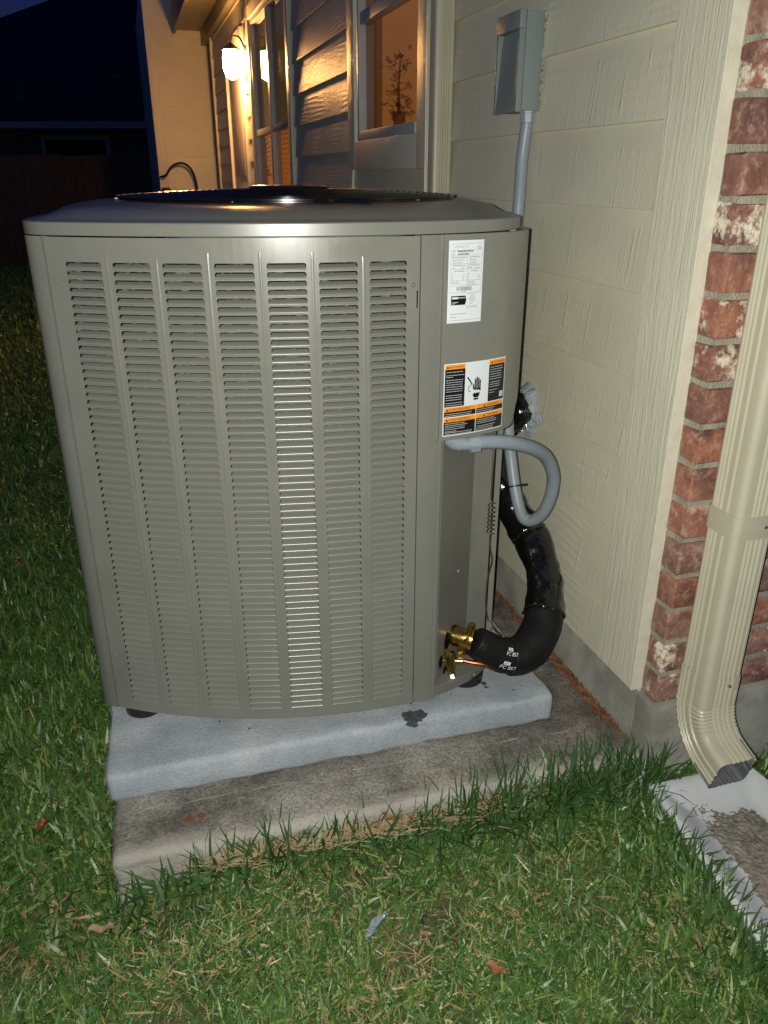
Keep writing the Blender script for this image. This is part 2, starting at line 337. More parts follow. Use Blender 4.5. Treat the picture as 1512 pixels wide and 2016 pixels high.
class Curve2:
    """plan curve with arc length; outward = right-hand side when walking left->right seen from the camera"""
    def __init__(s,pts,n=14):
        s.P=resample([Vector((p[0],p[1])) for p in cat([(a,b,0) for a,b in pts],n)],.004); s.L=[0]
        for a,b in zip(s.P,s.P[1:]): s.L.append(s.L[-1]+(b-a).length)
        s.len=s.L[-1]
    def at(s,d,off=0,z=0):
        d=max(0,min(s.len,d)); st=s.len/(len(s.P)-1); i=min(len(s.P)-2,int(d/st)); t=d/st-i
        p=s.P[i].lerp(s.P[i+1],t); q=(s.P[min(i+2,len(s.P)-1)]-s.P[max(i-1,0)]).normalized()
        return Vector((p.x+q.y*off,p.y-q.x*off,z))
    def tan(s,d):
        a=s.at(d-.004); b=s.at(d+.004); return math.atan2(b.y-a.y,b.x-a.x)
    def s_of_x(s,x):
        return min(range(len(s.P)),key=lambda i:abs(s.P[i].x-x))*s.len/(len(s.P)-1)

# ------------------------------------------------------------------ wall frame: x = into the house, y = away along the wall
W0=(.55,1.43); WA=R(17)
def wthing(name,label,catg,group=None): return thing(name,label,catg,(W0[0],W0[1],0),WA,group)
def W(e,t,z=0): return Vector((W0[0]-.29237*t+.95630*e, W0[1]+.95630*t+.29237*e, z))

# ------------------------------------------------------------------ ground
def rise(x,y):
    a=min(1,max(0,(x+.56)/.22)); b=min(1,max(0,(1.75-y)/.3)); return .030*a*a*(3-2*a)*b
def gh(x,y):
    d=math.exp(-(((x+.60)/.12)**2+((y-1.03)/.12)**2))
    return -.085*d+.006*math.sin(7*x+3*y)+.004*math.sin(23*x-11*y)+rise(x,y)
g=MB(); 
xs=np.concatenate([-np.geomspace(60,1.6,14),np.arange(-1.5,1.51,.05),np.geomspace(1.6,60,14)]); ys=np.concatenate([-np.geomspace(60,.6,8),np.arange(-.5,3.01,.05),np.geomspace(3.1,120,20)])
g.v=[(x,y,gh(x,y)) for y in ys for x in xs]; nx=len(xs)
g.f=[(j*nx+i,j*nx+i+1,(j+1)*nx+i+1,(j+1)*nx+i) for j in range(len(ys)-1) for i in range(nx-1)]
tag(part('ground',g,M['soil']),kind='structure',label='brown thatch and soil under the lawn')

# ------------------------------------------------------------------ house wall
T_END=7.9
hw=wthing('house_wall','cream lap-sided house wall with windows, running away behind the air conditioner','wall')
found=MB(); found.bbox(.0-.006,.12,-.02,T_END,-.2,.226,.004)
part('foundation',found,M['found'],hw)
bot=[.23,.385,.55,.715,.884,1.049,1.20,1.351,1.502,1.652,1.804,1.956,2.108,2.26,2.412]
W1=(1.43,2.19,1.385,2.36); W2=(3.62,4.95,.9,2.22); DR=(5.42,6.3,.1,2.15)
core=MB()
def walls(z0,z1,holes):
    t=-.018
    for a,b in sorted(holes)+[(T_END,T_END)]:
        core.box(.0,.12,t,a,z0,z1); t=b
zl=sorted({.226,W1[2],W1[3],W2[2],W2[3],2.6})
for a,b in zip(zl,zl[1:]):
    walls(a,b,[(h[0],h[1]) for h in (W1,W2) if h[2]<=a+1e-6 and h[3]>=b-1e-6])
part('sheathing',core,M['siding'],hw,smooth=False)
def board(t0,t1,z0,z1):
    b=MB(); lap=.012
    zz=z1+lap; prof=[(-.0105,z0),(-.0125,z0+.0015),(-.0125,z0+.003),(-.002,zz),(.0,zz),(-.0,z0)]
    prof=[(-.0170,z0+.0012),(-.0158,z0),(-.004,z0),(-.0008,zz),(-.0042,zz)]
    n=len(prof); v=[(p[0],t,p[1]) for t in (t0,t1) for p in prof]
    f=[(i,(i+1)%n,n+(i+1)%n,n+i) for i in range(n)]+[tuple(range(n))[::-1],tuple(range(n,2*n))]
    return b.add(v,f)
for i,z0 in enumerate(bot):
    z1=bot[i+1] if i+1<len(bot) else 2.56
    ex=[]
    for a,b,c,d in (W1,W2):
        pad=.11
        if z0<d+.10 and z1>c-.11: ex.append((a-pad,b+pad))
    if z0<2.25: ex.append((DR[0]-.1,DR[1]+.1))
    t=.118; segs=[]
    for a,b in sorted(ex): 
        segs.append((t,a)); t=b
    segs.append((t,7.36))
    for a,b in segs:
        if b-a>.02: part('siding_board',board(a,b,z0,z1),M['siding'],hw,smooth=False)
# corner board and its bright edge
cb=MB(); cb.bbox(-.023,.0,-.0185,.12,.236,2.56,.0015); part('corner_board',cb,M['trim'],hw,smooth=False)
ce=MB(); ce.bbox(-.0245,.006,-.023,-.0187,.236,2.56,.001); part('corner_board_edge',ce,M['edge'],hw,smooth=False)
cb=MB(); cb.bbox(-.03,.0,7.37,7.46,.2,2.56,.002); part('trim_board',cb,M['trim'],hw)
cb=MB(); cb.box(.0,.01,7.46,7.9,.2,2.56); part('painted_dark_recess',cb,M['fence'],hw)  # flush dark sheet, stands in for the shade of a recess
# windows
def window(o,cas,name,rails=(),mull=(),deep=.05,low=None):
    a,b,c,d=o; root=MB()
    root.bbox(-.03,-.001,a-cas,a,c-cas,d+cas,.002); root.bbox(-.03,-.001,b,b+cas,c-cas,d+cas,.002)
    root.bbox(-.0295,-.001,a+.0003,b-.0003,d,d+cas,.002); root.bbox(-.0295,-.001,a+.0003,b-.0003,c-cas,c,.002)
    wf=part('window',root,M['trim'],hw)
    s=MB(); s.bbox(-.018,.055,a+.001,a+.03,c+.001,d-.001,.002); s.bbox(-.018,.055,b-.03,b-.001,c+.001,d-.001,.002)
    s.bbox(-.017,.055,a+.0305,b-.0305,d-.03,d-.001,.002); s.bbox(-.026,.055,a+.0305,b-.0305,c+.001,c+.035,.002)
    part('sash_frame',s,M['frame'],wf)
    for z in rails:
        q=MB(); q.bbox(-.012,.03,a+.031,b-.031,z-.02,z+.02,.002); part('meeting_rail',q,M['frame'],wf)
    for t in mull:
        q=MB(); q.bbox(-.016,.04,t-.03,t+.03,c+.036,d-.031,.002); part('mullion',q,M['frame'],wf)
    gl=MB(); gl.quad((.012,a+.02,c+.02),(.012,a+.02,d-.02),(.012,b-.02,d-.02),(.012,b-.02,c+.02)); FIXN[0]=False; part('pane',gl,M['glass'],wf,smooth=False); FIXN[0]=True
    return wf
w1=window(W1,.105,'w1',rails=(1.81,))
w2=window(W2,.08,'w2',rails=(1.53,),mull=(4.28,))
# lit blind / room behind the panes
q=MB(); q.box(.088,.094,W1[0]+.001,W1[1]-.001,W1[2]+.001,W1[3]-.001); part('blind',q,M['roomwall'],w1,smooth=False)
q=MB(); q.box(.30,.31,W1[0]-.1,W1[1]+.1,W1[2]-.1,W1[3]+.1)
q.box(.121,.30,W1[0]-.11,W1[0]-.1,W1[2]-.1,W1[3]+.1); q.box(.121,.30,W1[1]+.1,W1[1]+.11,W1[2]-.1,W1[3]+.1); q.box(.121,.31,W1[0]-.11,W1[1]+.11,W1[2]-.11,W1[2]-.1); q.box(.121,.31,W1[0]-.11,W1[1]+.11,W1[3]+.1,W1[3]+.11)
part('lit_room',q,M['roomwall'],w1,smooth=False)
q=MB(); q.box(.075,.08,W2[0]+.001,W2[1]-.001,W2[2]+.001,W2[3]-.001); part('backing_panel',q,M['backing_glow'],w2,smooth=False)
q0=None
for k in range(20):
    q=MB(); z=.95+k*.029; q.add([(.045,W2[0]+.04,z),(.045,W2[1]-.04,z),(.066,W2[1]-.04,z+.026),(.066,W2[0]+.04,z+.026)],[(0,1,2,3)])
    part('blind_slat',q,M['blinds'],w2,smooth=False)
# door
dr=MB(); dr.bbox(-.012,-.001,DR[0],DR[1],DR[2],DR[3],.002); do=part('door',dr,M['doorwhite'],hw)
for a in (DR[0]-.095,DR[1]):
    q=MB(); q.bbox(-.034,-.001,a+.001,a+.094,.226,DR[3]+.09,.002); part('door_casing',q,M['doorwhite'],hw)
q=MB(); q.bbox(-.0335,-.001,DR[0],DR[1],DR[3]+.001,DR[3]+.09,.002); part('door_casing',q,M['doorwhite'],hw)
for z in (.35,1.25):
    q=MB(); q.bbox(-.020,-.011,DR[0]+.12,DR[1]-.12,z,z+.7,.004); part('door_panel',q,M['doorwhite'],do)
q=MB(); q.tube([(-.012,DR[1]-.07,1.0),(-.05,DR[1]-.07,1.0),(-.06,DR[1]-.07,1.0),(-.075,DR[1]-.07,1.0)],[.012,.012,.028,.02],12); part('door_knob',q,M['lampmetal'],do)
# eave
q=MB(); q.box(-.30,.12,-.4,T_END,2.565,2.58); part('soffit',q,M['fascia'],hw,smooth=False)
q=MB(); q.box(-.325,-.3005,-.4,T_END-.002,2.53,2.75); part('fascia',q,M['fascia'],hw,smooth=False)
q=MB(); q.bbox(-.06,-.0005,5.0,T_END-.002,2.44,2.56,.003); part('frieze_board',q,M['fascia'],hw)
# plant standing inside the lit window
hp=wthing('house_plant','dark leafy house plant seen through the amber lit window','plant')
q=MB(); q.tube([(.052,1.86,1.422),(.052,1.86,1.475)],[.02,.026],14); part('pot',q,M['hplant'],hp)
q=MB()
for i in range(150):
    a=random.random()*6.28; h=random.uniform(1.44,1.66); l_=random.uniform(.02,.05); up=random.uniform(-.4,.8)
    c=Vector((.052+random.gauss(0,.008),1.86+random.gauss(0,.09),h)); d=Vector((math.cos(a)*.6,math.sin(a),up)).normalized(); s_=d.cross(Vector((0,0,1))).normalized()*l_*.28
    c.x=min(max(c.x,.03),.07); e=c+d*l_; e.x=min(max(e.x,.022),.084)
    q.add([c,c+d*l_*.5+s_,e,c+d*l_*.5-s_],[(0,1,2,3)])
part('foliage',q,M['hplant'],hp)
q=MB(); q.tube([(.052,1.86,1.47),(.050,1.865,1.55),(.052,1.85,1.64)],[.006,.005,.003],6); part('stem',q,M['hplant'],hp)
# porch lamp
pl=wthing('porch_lamp','lit porch lantern on the wall between door and far window','lamp')
LX,LT,LZ=-.115,5.22,1.985
q=MB(); q.bbox(-.016,-.002,LT-.055,LT+.055,LZ-.10,LZ+.14,.004); part('backplate',q,M['lampmetal'],pl)
q=MB(); q.tube(cat([(-.016,LT,LZ+.10),(-.05,LT,LZ+.17),(-.10,LT,LZ+.17),(LX,LT,LZ+.12)],6),.007,8); part('arm',q,M['lampmetal'],pl)
q=MB(); q.tube([(LX,LT,LZ+.135),(LX,LT,LZ+.12),(LX,LT,LZ+.095),(LX,LT,LZ+.088)],[.01,.03,.068,.07],16); part('lamp_cap',q,M['lampmetal'],pl)
q=MB(); q.tube([(LX,LT,LZ+.086),(LX,LT,LZ+.04),(LX,LT,LZ-.03),(LX,LT,LZ-.075),(LX,LT,LZ-.095)],[.052,.062,.060,.045,.012],16); part('glass_shade',q,M['lamp'],pl)
# ------------------------------------------------------------------ wing wall at the far end
ww=wthing('wing_wall','lamp-lit cream wall of the house wing at the far end, facing the camera','wall')
q=MB(); q.box(-.58,.12,T_END+.02,T_END+3,-.1,3.0); part('wall_body',q,M['siding'],ww,smooth=False)
q=MB(); q.bbox(-.592,-.50,T_END-.004,T_END+.0195,.0,3.0,.002); part('corner_board',q,M['trim'],ww)
for i in range(19):
    z0=.2+i*.1535; q=MB()
    v=[(x,T_END+.0195+dy,z) for x in (-.4995,-.002) for (dy,z) in ((-.016,z0),(-.006,z0+.1535),(-.0005,z0+.1535),(-.0005,z0))]
    q.add(v,[(0,1,5,4),(1,2,6,5),(2,3,7,6),(3,0,4,7),(0,3,2,1),(4,5,6,7)]); part('siding_board',q,M['siding'],ww,smooth=False)
ho=wthing('garden_hose','black hose arching out from the faucet on the wing wall','hose')
q=MB(); q.tube(cat([(-.585,7.83,1.245),(-.53,7.80,1.26),(-.47,7.80,1.335),(-.40,7.80,1.37),(-.33,7.80,1.365),(-.27,7.80,1.31),(-.235,7.80,1.20),(-.225,7.80,1.0),(-.22,7.80,.6),(-.22,7.80,.05)],8),.012,10); part('hose',q,M['black_plastic'],ho)
q=MB(); q.tube([(-.56,7.895,1.10),(-.56,7.85,1.10),(-.56,7.82,1.08),(-.56,7.815,1.05)],[.014,.014,.016,.013],10); q.tube([(-.58,7.84,1.13),(-.50,7.84,1.13)],.012,8); q.tube([(-.54,7.84,1.10),(-.54,7.84,1.13)],.006,8)
hb=part('faucet',q,M['lampmetal'],None); hb.location=(W0[0],W0[1],0); hb.rotation_euler=(0,0,WA); tag(hb,'small dark outdoor faucet at the left corner of the lamp-lit wing','faucet')

# ------------------------------------------------------------------ brick wall
bw=wthing('brick_wall','red and lime-washed brick wall at the right, beside the cream corner board','wall')
q=MB(); q.box(.0025,1.6,-.0730,.10,.232,2.6); part('mortar_core',q,M['mortar'],bw,smooth=False)
q=MB(); q.bbox(-.008,1.6,-.085,-.021,-.2,.229,.006); part('foundation',q,M['found'],bw)
bh=.0655; ch=.0765; bl=.190; bd_=.0525
bmsh=MB(); bmsh.bbox(-.5,.5,-.5,.5,-.5,.5,.035,2)
def brick(x0,x1,y0,y1,z0,rough=0):
    m_=MB(); m_.bbox(x0-(x0+x1)/2,x1-(x0+x1)/2,y0-(y0+y1)/2,y1-(y0+y1)/2,-bh/2,bh/2,.004,1)
    m_.v=[(a+random.uniform(-.0018,.0018),b+random.uniform(-.0016,.0016),c+random.uniform(-.0022,.0022)) for a,b,c in m_.v]
    return m_.mesh('brick',True,40)
cache={}
def place_brick(x0,x1,y0,y1,z0):
    key=(round(x1-x0,3),round(y1-y0,3)); L_=cache.setdefault(key,[])
    if len(L_)<3: L_.append(brick(x0,x1,y0,y1,z0)); me=L_[-1]; 
    else: me=random.choice(L_)
    link('brick',me,M['brick'],bw,((x0+x1)/2+random.uniform(-.0015,.0015),(y0+y1)/2+random.uniform(-.002,.002),z0+bh/2),random.uniform(-.006,.006))
for k in range(27):
    z0=.2345+k*ch
    if k%2==0:
        place_brick(-.002,bl,-.078,-.0255,z0); x=bl+.011
    else:
        place_brick(-.002,.0900,-.078,-.0255,z0); x=.1010
    while x<1.5:
        place_brick(x,x+bl,-.078,-.0255,z0); x+=bl+.011

# ------------------------------------------------------------------ downspouts
GR={0:(.34,.45,.58,.70,.86),1:(.16,.27,.38,.60),2:(.14,.30,.42,.55,.66),3:(.16,.27,.40,.62)}
def spout_profile(w,d,ribs=4,rr=.012,depth=.0042):
    """closed loop, x across, y depth; grooves on all four faces"""
    pts=[]
    def face(L,n,axis):
        out=[]; 
        u0=rr; span=L-2*rr
        if n:
            off=.16*L
            cs=[L*f_ for f_ in GR[axis]][:n+1]
            for c_ in cs:
                out+=[(c_-.0036,0),(c_-.0013,-depth),(c_+.0013,-depth),(c_+.0036,0)]
        return [(u0,0)]+out+[(L-rr,0)]
    loops=[]
    def corner(cx,cy,a0):
        return [(cx+rr*math.cos(a0+math.pi/2*i/4),cy+rr*math.sin(a0+math.pi/2*i/4)) for i in range(1,4)]
    P=[]
    # front (y=-d/2) left->right
    for u,h in face(w,ribs,0): P.append((-w/2+u,-d/2-h))
    P+=corner(w/2-rr,-d/2+rr,-math.pi/2)
    for u,h in face(d,ribs-1,1): P.append((w/2+h,-d/2+u))
    P+=corner(w/2-rr,d/2-rr,0)
    for u,h in face(w,ribs,2): P.append((w/2-u,d/2+h))
    P+=corner(-w/2+rr,d/2-rr,math.pi/2)
    for u,h in face(d,ribs-1,3): P.append((-w/2-h,d/2-u))
    P+=corner(-w/2+rr,-d/2+rr,math.pi)
    return P
def flat_profile(w,d,rr): 
    return [(sx*(w/2-rr)+rr*math.cos(a),sy*(d/2-rr)+rr*math.sin(a)) for (sx,sy,a0) in ((1,-1,-math.pi/2),(1,1,0),(-1,1,math.pi/2),(-1,-1,math.pi)) for a in [a0+math.pi/2*i/5 for i in range(6)]]
def sweep(prof,path,tang,scales=None,open_in=True,thick=.0016):
    """path points (x,y,z) lying in a vertical plane; tang = pitch angle (0 = straight down) bending towards dir"""
    rings=[]
    for i,(c,(bx,by,ang)) in enumerate(zip(path,tang)):
        s_=scales[i] if scales else 1
        # local frame: X stays, Y axis tilts
        ring=[]
        for x,y in prof:
            yy=y*s_; xx=x*s_
            ring.append((c[0]+xx, c[1]+yy*math.cos(ang), c[2]-yy*math.sin(ang)))
        rings.append(ring)
    return rings
ds=thing('downspout','cream corrugated downspout in front of the brick wall, elbow at its foot','downspout',tuple(W(.075,-.132,0)),WA,'downspouts')
pf=spout_profile(.084,.082,4)
q=MB(); zs=[.315,1.0,2.5]
q.loft([[(x,y,z) for x,y in pf] for z in zs]); part('upper_pipe',q,M['spout'],ds)
pf2=spout_profile(.0875,.0855,4)
q=MB(); path=[(0,0,.345),(0,0,.31),(0,0,.280)]; tg=[(0,0,0)]*3; sc=[1,1,1]
R_=.105; a=0
N=22
for i in range(1,N+1):
    a=R(72)*i/N; path.append((0,-R_*(1-math.cos(a)),.280-R_*math.sin(a))); tg.append((0,0,-a)); sc.append(1+.03*(1 if i%2==0 else -.35)*(1 if i<15 else .25))
dirv=(0,-math.sin(a),-math.cos(a)); lp=path[-1]
for j in (.015,.038): path.append((0,lp[1]+dirv[1]*j,lp[2]+dirv[2]*j)); tg.append((0,0,-a)); sc.append(1.0)
# the perpendicular section tilts with the bend
rings=[]
for c,tt,s_ in zip(path,tg,sc):
    an=tt[2]; rings.append([(x*s_,c[1]+y*s_*math.cos(an),c[2]+y*s_*math.sin(an)) for x,y in pf2])
q.loft(rings); el=part('elbow',q,M['spout'],ds)
q=MB(); s2=.975
rin=[[(x*s2,c[1]+y*s2*math.cos(t_[2]),c[2]+y*s2*math.sin(t_[2])) for x,y in pf2] for c,t_ in list(zip(path,tg))[-6:]]
ro=rings[-1]; q.loft([ro,rin[-1],rin[-2],rin[-3],rin[-4],rin[-5]],cap1=True); part('inner_wall',q,M['spout_in'],ds)
fp=flat_profile(.089,.087,.013); q=MB(); q.loft([[(x*k_,y*k_,z) for x,y in fp] for z,k_ in ((.652,.97),(.652,1),(.697,1),(.697,.97))]); st=part('strap',q,M['spout'],ds)
q=MB(); q.tube([(.018,-.0425,.675),(.018,-.0465,.675)],[.004,.003],10); part('screw',q,M['steel'],ds)
q=MB(); q.tube([(.012,-.0425,.33),(.012,-.0465,.33)],[.0038,.003],10); part('screw',q,M['steel'],ds)
# far downspout
d2=thing('downspout','cream corrugated downspout on the siding between window and disconnect box','downspout',tuple(W(-.045,1.19,0)),WA,'downspouts')
pf3=spout_profile(.058,.085,3,rr=.009,depth=.005); q=MB(); q.loft([[(x,y,z) for x,y in pf3] for z in (.2,1.2,2.5)]); part('pipe',q,M['spout'],d2)

# ------------------------------------------------------------------ slab and pad
PA=(-.549,1.207); PH=math.atan2(1.476-1.211,.392+.545)   # pad front edge direction
def rough_block(w,d,z0,z1,r,res,amp,seed):
    bm=bmesh.new(); bmesh.ops.create_cube(bm,size=1)
    for v in bm.verts: v.co=Vector(((v.co.x+.5)*w,(v.co.y+.5)*d,z0+(v.co.z+.5)*(z1-z0)))
    bmesh.ops.bevel(bm,geom=list(bm.edges),offset=r,segments=3,affect='EDGES',profile=.5)
    bmesh.ops.subdivide_edges(bm,edges=[e for e in bm.edges if e.calc_length()>res*2],cuts=int(w/res/1),use_grid_fill=True)
    rs=random.Random(seed)
    from mathutils import noise
    for v in bm.verts:
        n_=noise.noise(v.co*14+Vector((seed,0,0)))*amp+noise.noise(v.co*45)*amp*.4
        v.co+=v.normal*n_ if v.normal.length else Vector((0,0,0))
    m_=MB(); m_.add([v.co.copy() for v in bm.verts],[[x.index for x in f.verts] for f in bm.faces]); bm.free(); return m_
slab=rough_block(1.30,1.75,-.15,.10,.016,.022,.008,3)
so=part('concrete_slab',slab,M['slab']); so.location=(-.502,1.066,0); so.rotation_euler=(0,0,PH-.01)
tag(so,'old mildew-stained concrete slab under the grey pad','slab',kind=None)
q=MB(); pts=[(x,.118+.002*math.sin(x*31)+.0012*math.sin(x*83),.1005) for x in np.arange(.02,1.0,.015)]
for i in range(len(pts)-1):
    q.tube([pts[i],pts[i+1]],[.0010+.0007*math.sin(i*.7),.0010+.0007*math.sin(i*.7+.7)],4)
part('scored_ridge',q,M['found'],so)
pad=rough_block(.975,.99,0,.070,.013,.022,.0055,9)
po=part('equipment_pad',pad,M['pad']); po.location=(PA[0],PA[1],.1005); po.rotation_euler=(0,0,PH)
tag(po,'light grey concrete pad directly under the air conditioner','concrete pad')
# drips and stains on the pad
def blot(cx,cy,z,r,seed,m_,parent,sx=1,sy=1):
    rs=random.Random(seed); q=MB(); n_=64; v=[(cx,cy,z)]
    ph=[rs.random()*6.28 for _ in range(6)]
    for i in range(n_):
        a=2*math.pi*i/n_; rr=r*(1+.16*math.sin(2*a+ph[0])+.12*math.sin(3*a+ph[1])+.07*math.sin(7*a+ph[2])+.05*math.sin(11*a+ph[3])+.05*math.sin(19*a+ph[4]))
        v.append((cx+rr*math.cos(a)*sx,cy+rr*math.sin(a)*sy,z))
    q.add(v,[(0,1+i,1+(i+1)%n_) for i in range(n_)]); o=part('stain',q,m_,parent,smooth=False); return o
cph,sph=math.cos(-PH),math.sin(-PH)
def topad(x,y): dx,dy=x-PA[0],y-PA[1]; return (dx*cph-dy*sph,dx*sph+dy*cph)
a_=topad(.066,1.392); blot(a_[0],a_[1],.0745,.025,4,M['oil'],po,.95,1.0)
a_=topad(.060,1.366); blot(a_[0],a_[1],.0740,.011,5,M['oil'],po,1.2,.9)
a_=topad(.232,1.513); blot(a_[0],a_[1],.0740,.007,8,M['oil'],po,.8,1.2)
a_=topad(.236,1.498); blot(a_[0],a_[1],.0745,.005,9,M['oil'],po,1,1)
for k_ in range(26):
    blot(random.uniform(.02,.95),random.uniform(.02,.2),.0738,random.uniform(.0012,.0035),30+k_,M['oil'],po)
# debris line between slab and foundation
q=MB()
for i in range(520):
    t=random.triangular(-.03,.95,.1); e=-.022+random.gauss(0,.0055); z=.104+random.random()*.008; a=random.gauss(1.57,.5); L_=random.uniform(.015,.05)
    c=Vector((e,t,z)); d=Vector((math.cos(a),math.sin(a),random.uniform(-.1,.12)))*L_
    q.tube([c-d*.5,c+d*.5],.0011,3,False)
dn=part('pine_needles',q,M['needle']); dn.location=(W0[0],W0[1],0); dn.rotation_euler=(0,0,WA); tag(dn,'rusty pine needles lying in the joint along the foundation','pine needles',kind='stuff')

# ------------------------------------------------------------------ air conditioner
UO=(-.25,1.9,.1705)
ac=thing('air_conditioner','large beige-grey louvred air conditioner on a concrete pad','air conditioner',UO)
def up_(name,mb,m,parent=None,**k): return part(name,mb,m,parent or ac,shift=UO,**k)
ZB,ZT=.200,1.1690
front=[(-.574,1.3925),(-.50,1.3743),(-.42,1.3610),(-.34,1.3540),(-.26,1.3525),(-.18,1.3575),(-.10,1.3680),(-.02,1.3845),(.062,1.4080)]
post_l=[(-.705,1.86),(-.665,1.66),(-.640,1.53),(-.622,1.445),(-.610,1.413),(-.592,1.399),(-.577,1.3935)]
left_side=[(-.790,2.20),(-.765,2.06),(-.725,1.90),(-.700,1.80),(-.680,1.70),(-.655,1.57),(-.636,1.49)]
postr=[(.064,1.4086),(.086,1.4165),(.110,1.4280)]
cover=[(.104,1.4180),(.140,1.4325),(.176,1.4510),(.205,1.4700),(.234,1.4945),(.256,1.5210),(.270,1.5520),(.2765,1.590),(.276,1.65)]
CF=Curve2(front); CP=Curve2(cover)
def skin(q,cv,z0,z1,s0=0,s1=None,off=0,th=.012,step=.02,edge=True):
    s1=cv.len if s1 is None else s1; n=max(2,int((s1-s0)/step)+1); S_=[s0+(s1-s0)*i/(n-1) for i in range(n)]
    o=[(cv.at(s,off,z0),cv.at(s,off,z1)) for s in S_]; i_=[(cv.at(s,off-th,z0),cv.at(s,off-th,z1)) for s in S_]
    v=[p for pr_ in o for p in pr_]+[p for pr_ in i_ for p in pr_]; k=2*n
    f=[(2*j,2*j+2,2*j+3,2*j+1) for j in range(n-1)]+[(k+2*j,k+2*j+1,k+2*j+3,k+2*j+2) for j in range(n-1)]
    f+=[(2*j+1,2*j+3,k+2*j+3,k+2*j+1) for j in range(n-1)]+[(2*j,k+2*j,k+2*j+2,2*j+2) for j in range(n-1)]
    f+=[(0,1,k+1,k),(k-2,2*k-2,2*k-1,k-1)]
    return q.add(v,f)
# louvre layout
NR=64; PITCH=.01412; ZL0=.2255; HOLE=.0104
LW=.0655
sl=CF.s_of_x(-.5405); sr=CF.s_of_x(.0405)-LW; cols=[sl+(sr-sl)*i/6 for i in range(7)]
def louvred_sheet(cv,cols,lw,z0,z1,nr,zl0,off=0):
    q=MB(); brk=sorted({0,cv.len}|{c for c in cols}|{c+lw for c in cols})
    zl1=zl0+nr*PITCH
    for a,b in zip(brk,brk[1:]):
        hole=any(abs(a-c)<1e-6 for c in cols)
        n=4
        for j in range(n):
            u0=a+(b-a)*j/n; u1=a+(b-a)*(j+1)/n
            def qd(za,zb): q.quad(cv.at(u0,off,za),cv.at(u1,off,za),cv.at(u1,off,zb),cv.at(u0,off,zb))
            if not hole: qd(z0,z1)
            else:
                qd(z0,zl0)
                for r_ in range(nr): qd(zl0+r_*PITCH+HOLE,zl0+(r_+1)*PITCH)
                qd(zl1,z1)
                # rolled lips: small inward returns at top of each hole
        if hole:
            for r_ in range(nr):
                zt=zl0+r_*PITCH+HOLE; c0,c1=a,b
                # chamfered upper corners of the opening
                k_=.0022
                q.add([cv.at(c0,off,zt),cv.at(c0+k_,off,zt),cv.at(c0,off,zt-k_*1.3)],[(0,1,2)])
                q.add([cv.at(c1,off,zt),cv.at(c1-k_,off,zt),cv.at(c1,off,zt-k_*1.3)],[(0,1,2)])
    return q
q=louvred_sheet(CF,cols,LW,ZB,ZT-.004,NR,ZL0)
# turned edges
for s_ in (0,CF.len): q.quad(CF.at(s_,0,ZB),CF.at(s_,-.015,ZB),CF.at(s_,-.015,ZT-.004),CF.at(s_,0,ZT-.004))
q.v and None
n_=20
for j in range(n_):
    a,b=CF.len*j/n_,CF.len*(j+1)/n_; q.quad(CF.at(a,0,ZB),CF.at(b,0,ZB),CF.at(b,-.015,ZB),CF.at(a,-.015,ZB))
FIXN[0]=False
lp_=up_('louver_panel',q,M['unit'],smooth=False)
FIXN[0]=True
def louver_mb(lw,fill=.997):
    prof=[(-.0006,-.0012),(.0012,-.0010),(.0021,.0),(.0019,.0012),(.0006,.0024),(-.0036,.0048),(-.0082,.0072)]  # (out,z)
    q=MB(); n=len(prof); v=[]
    for x,sc_ in ((-lw/2,1),(-lw/2+.0022,1),(lw/2-.0022,1),(lw/2,1)):
        for o_,z in prof:
            xx=x
            if z>.003: xx=x*(1-.0022/(lw/2)*(z/.0082)*1.1)
            v.append((xx,-o_,z))
    f=[(c*n+i,(c+1)*n+i,(c+1)*n+i+1,c*n+i+1) for c in range(3) for i in range(n-1)]
    return q.add(v,f)
lm=louver_mb(LW*.998).mesh('louver',True,50)
cnt=0; stuff=MB(); base_l=louver_mb(LW*.998)
for r_ in range(NR-1,-1,-1):
    for c_ in cols:
        p=CF.at(c_+LW/2,-.0003,ZL0+r_*PITCH); ta=CF.tan(c_+LW/2)
        if cnt<294:
            o=link('louver',lm,M['unit'],lp_,(p.x-UO[0],p.y-UO[1],p.z-UO[2]),(0,0,ta)); 
        else:
            ca,sa=math.cos(ta),math.sin(ta)
            stuff.add([(p.x+x*ca-y*sa,p.y+x*sa+y*ca,p.z+z) for x,y,z in base_l.v],base_l.f)
        cnt+=1
FIXN[0]=False
up_('louver',stuff,M['unit'],lp_,kind='stuff',label='lower rows of small louvers of the front panel',ang=50)
FIXN[0]=True
for i in range(6):   # pressed ribs between the louvre columns
    s_=(cols[i]+LW+cols[i+1])/2; q=MB(); v=[]; zt=1.142 if i in (0,2,3,4) else 1.134
    for z,h in ((.214,0),(.222,1),(zt-.012,1),(zt,0)):
        for du,o_ in ((-.0026,0),(-.0008,.0008),(.0008,.0008),(.0026,0)): v.append(CF.at(s_+du,.0002+o_*h,z))
    q.add(v,[(a*4+b,a*4+b+1,(a+1)*4+b+1,(a+1)*4+b) for a in range(3) for b in range(3)]); up_('rib',q,M['unit'],lp_)
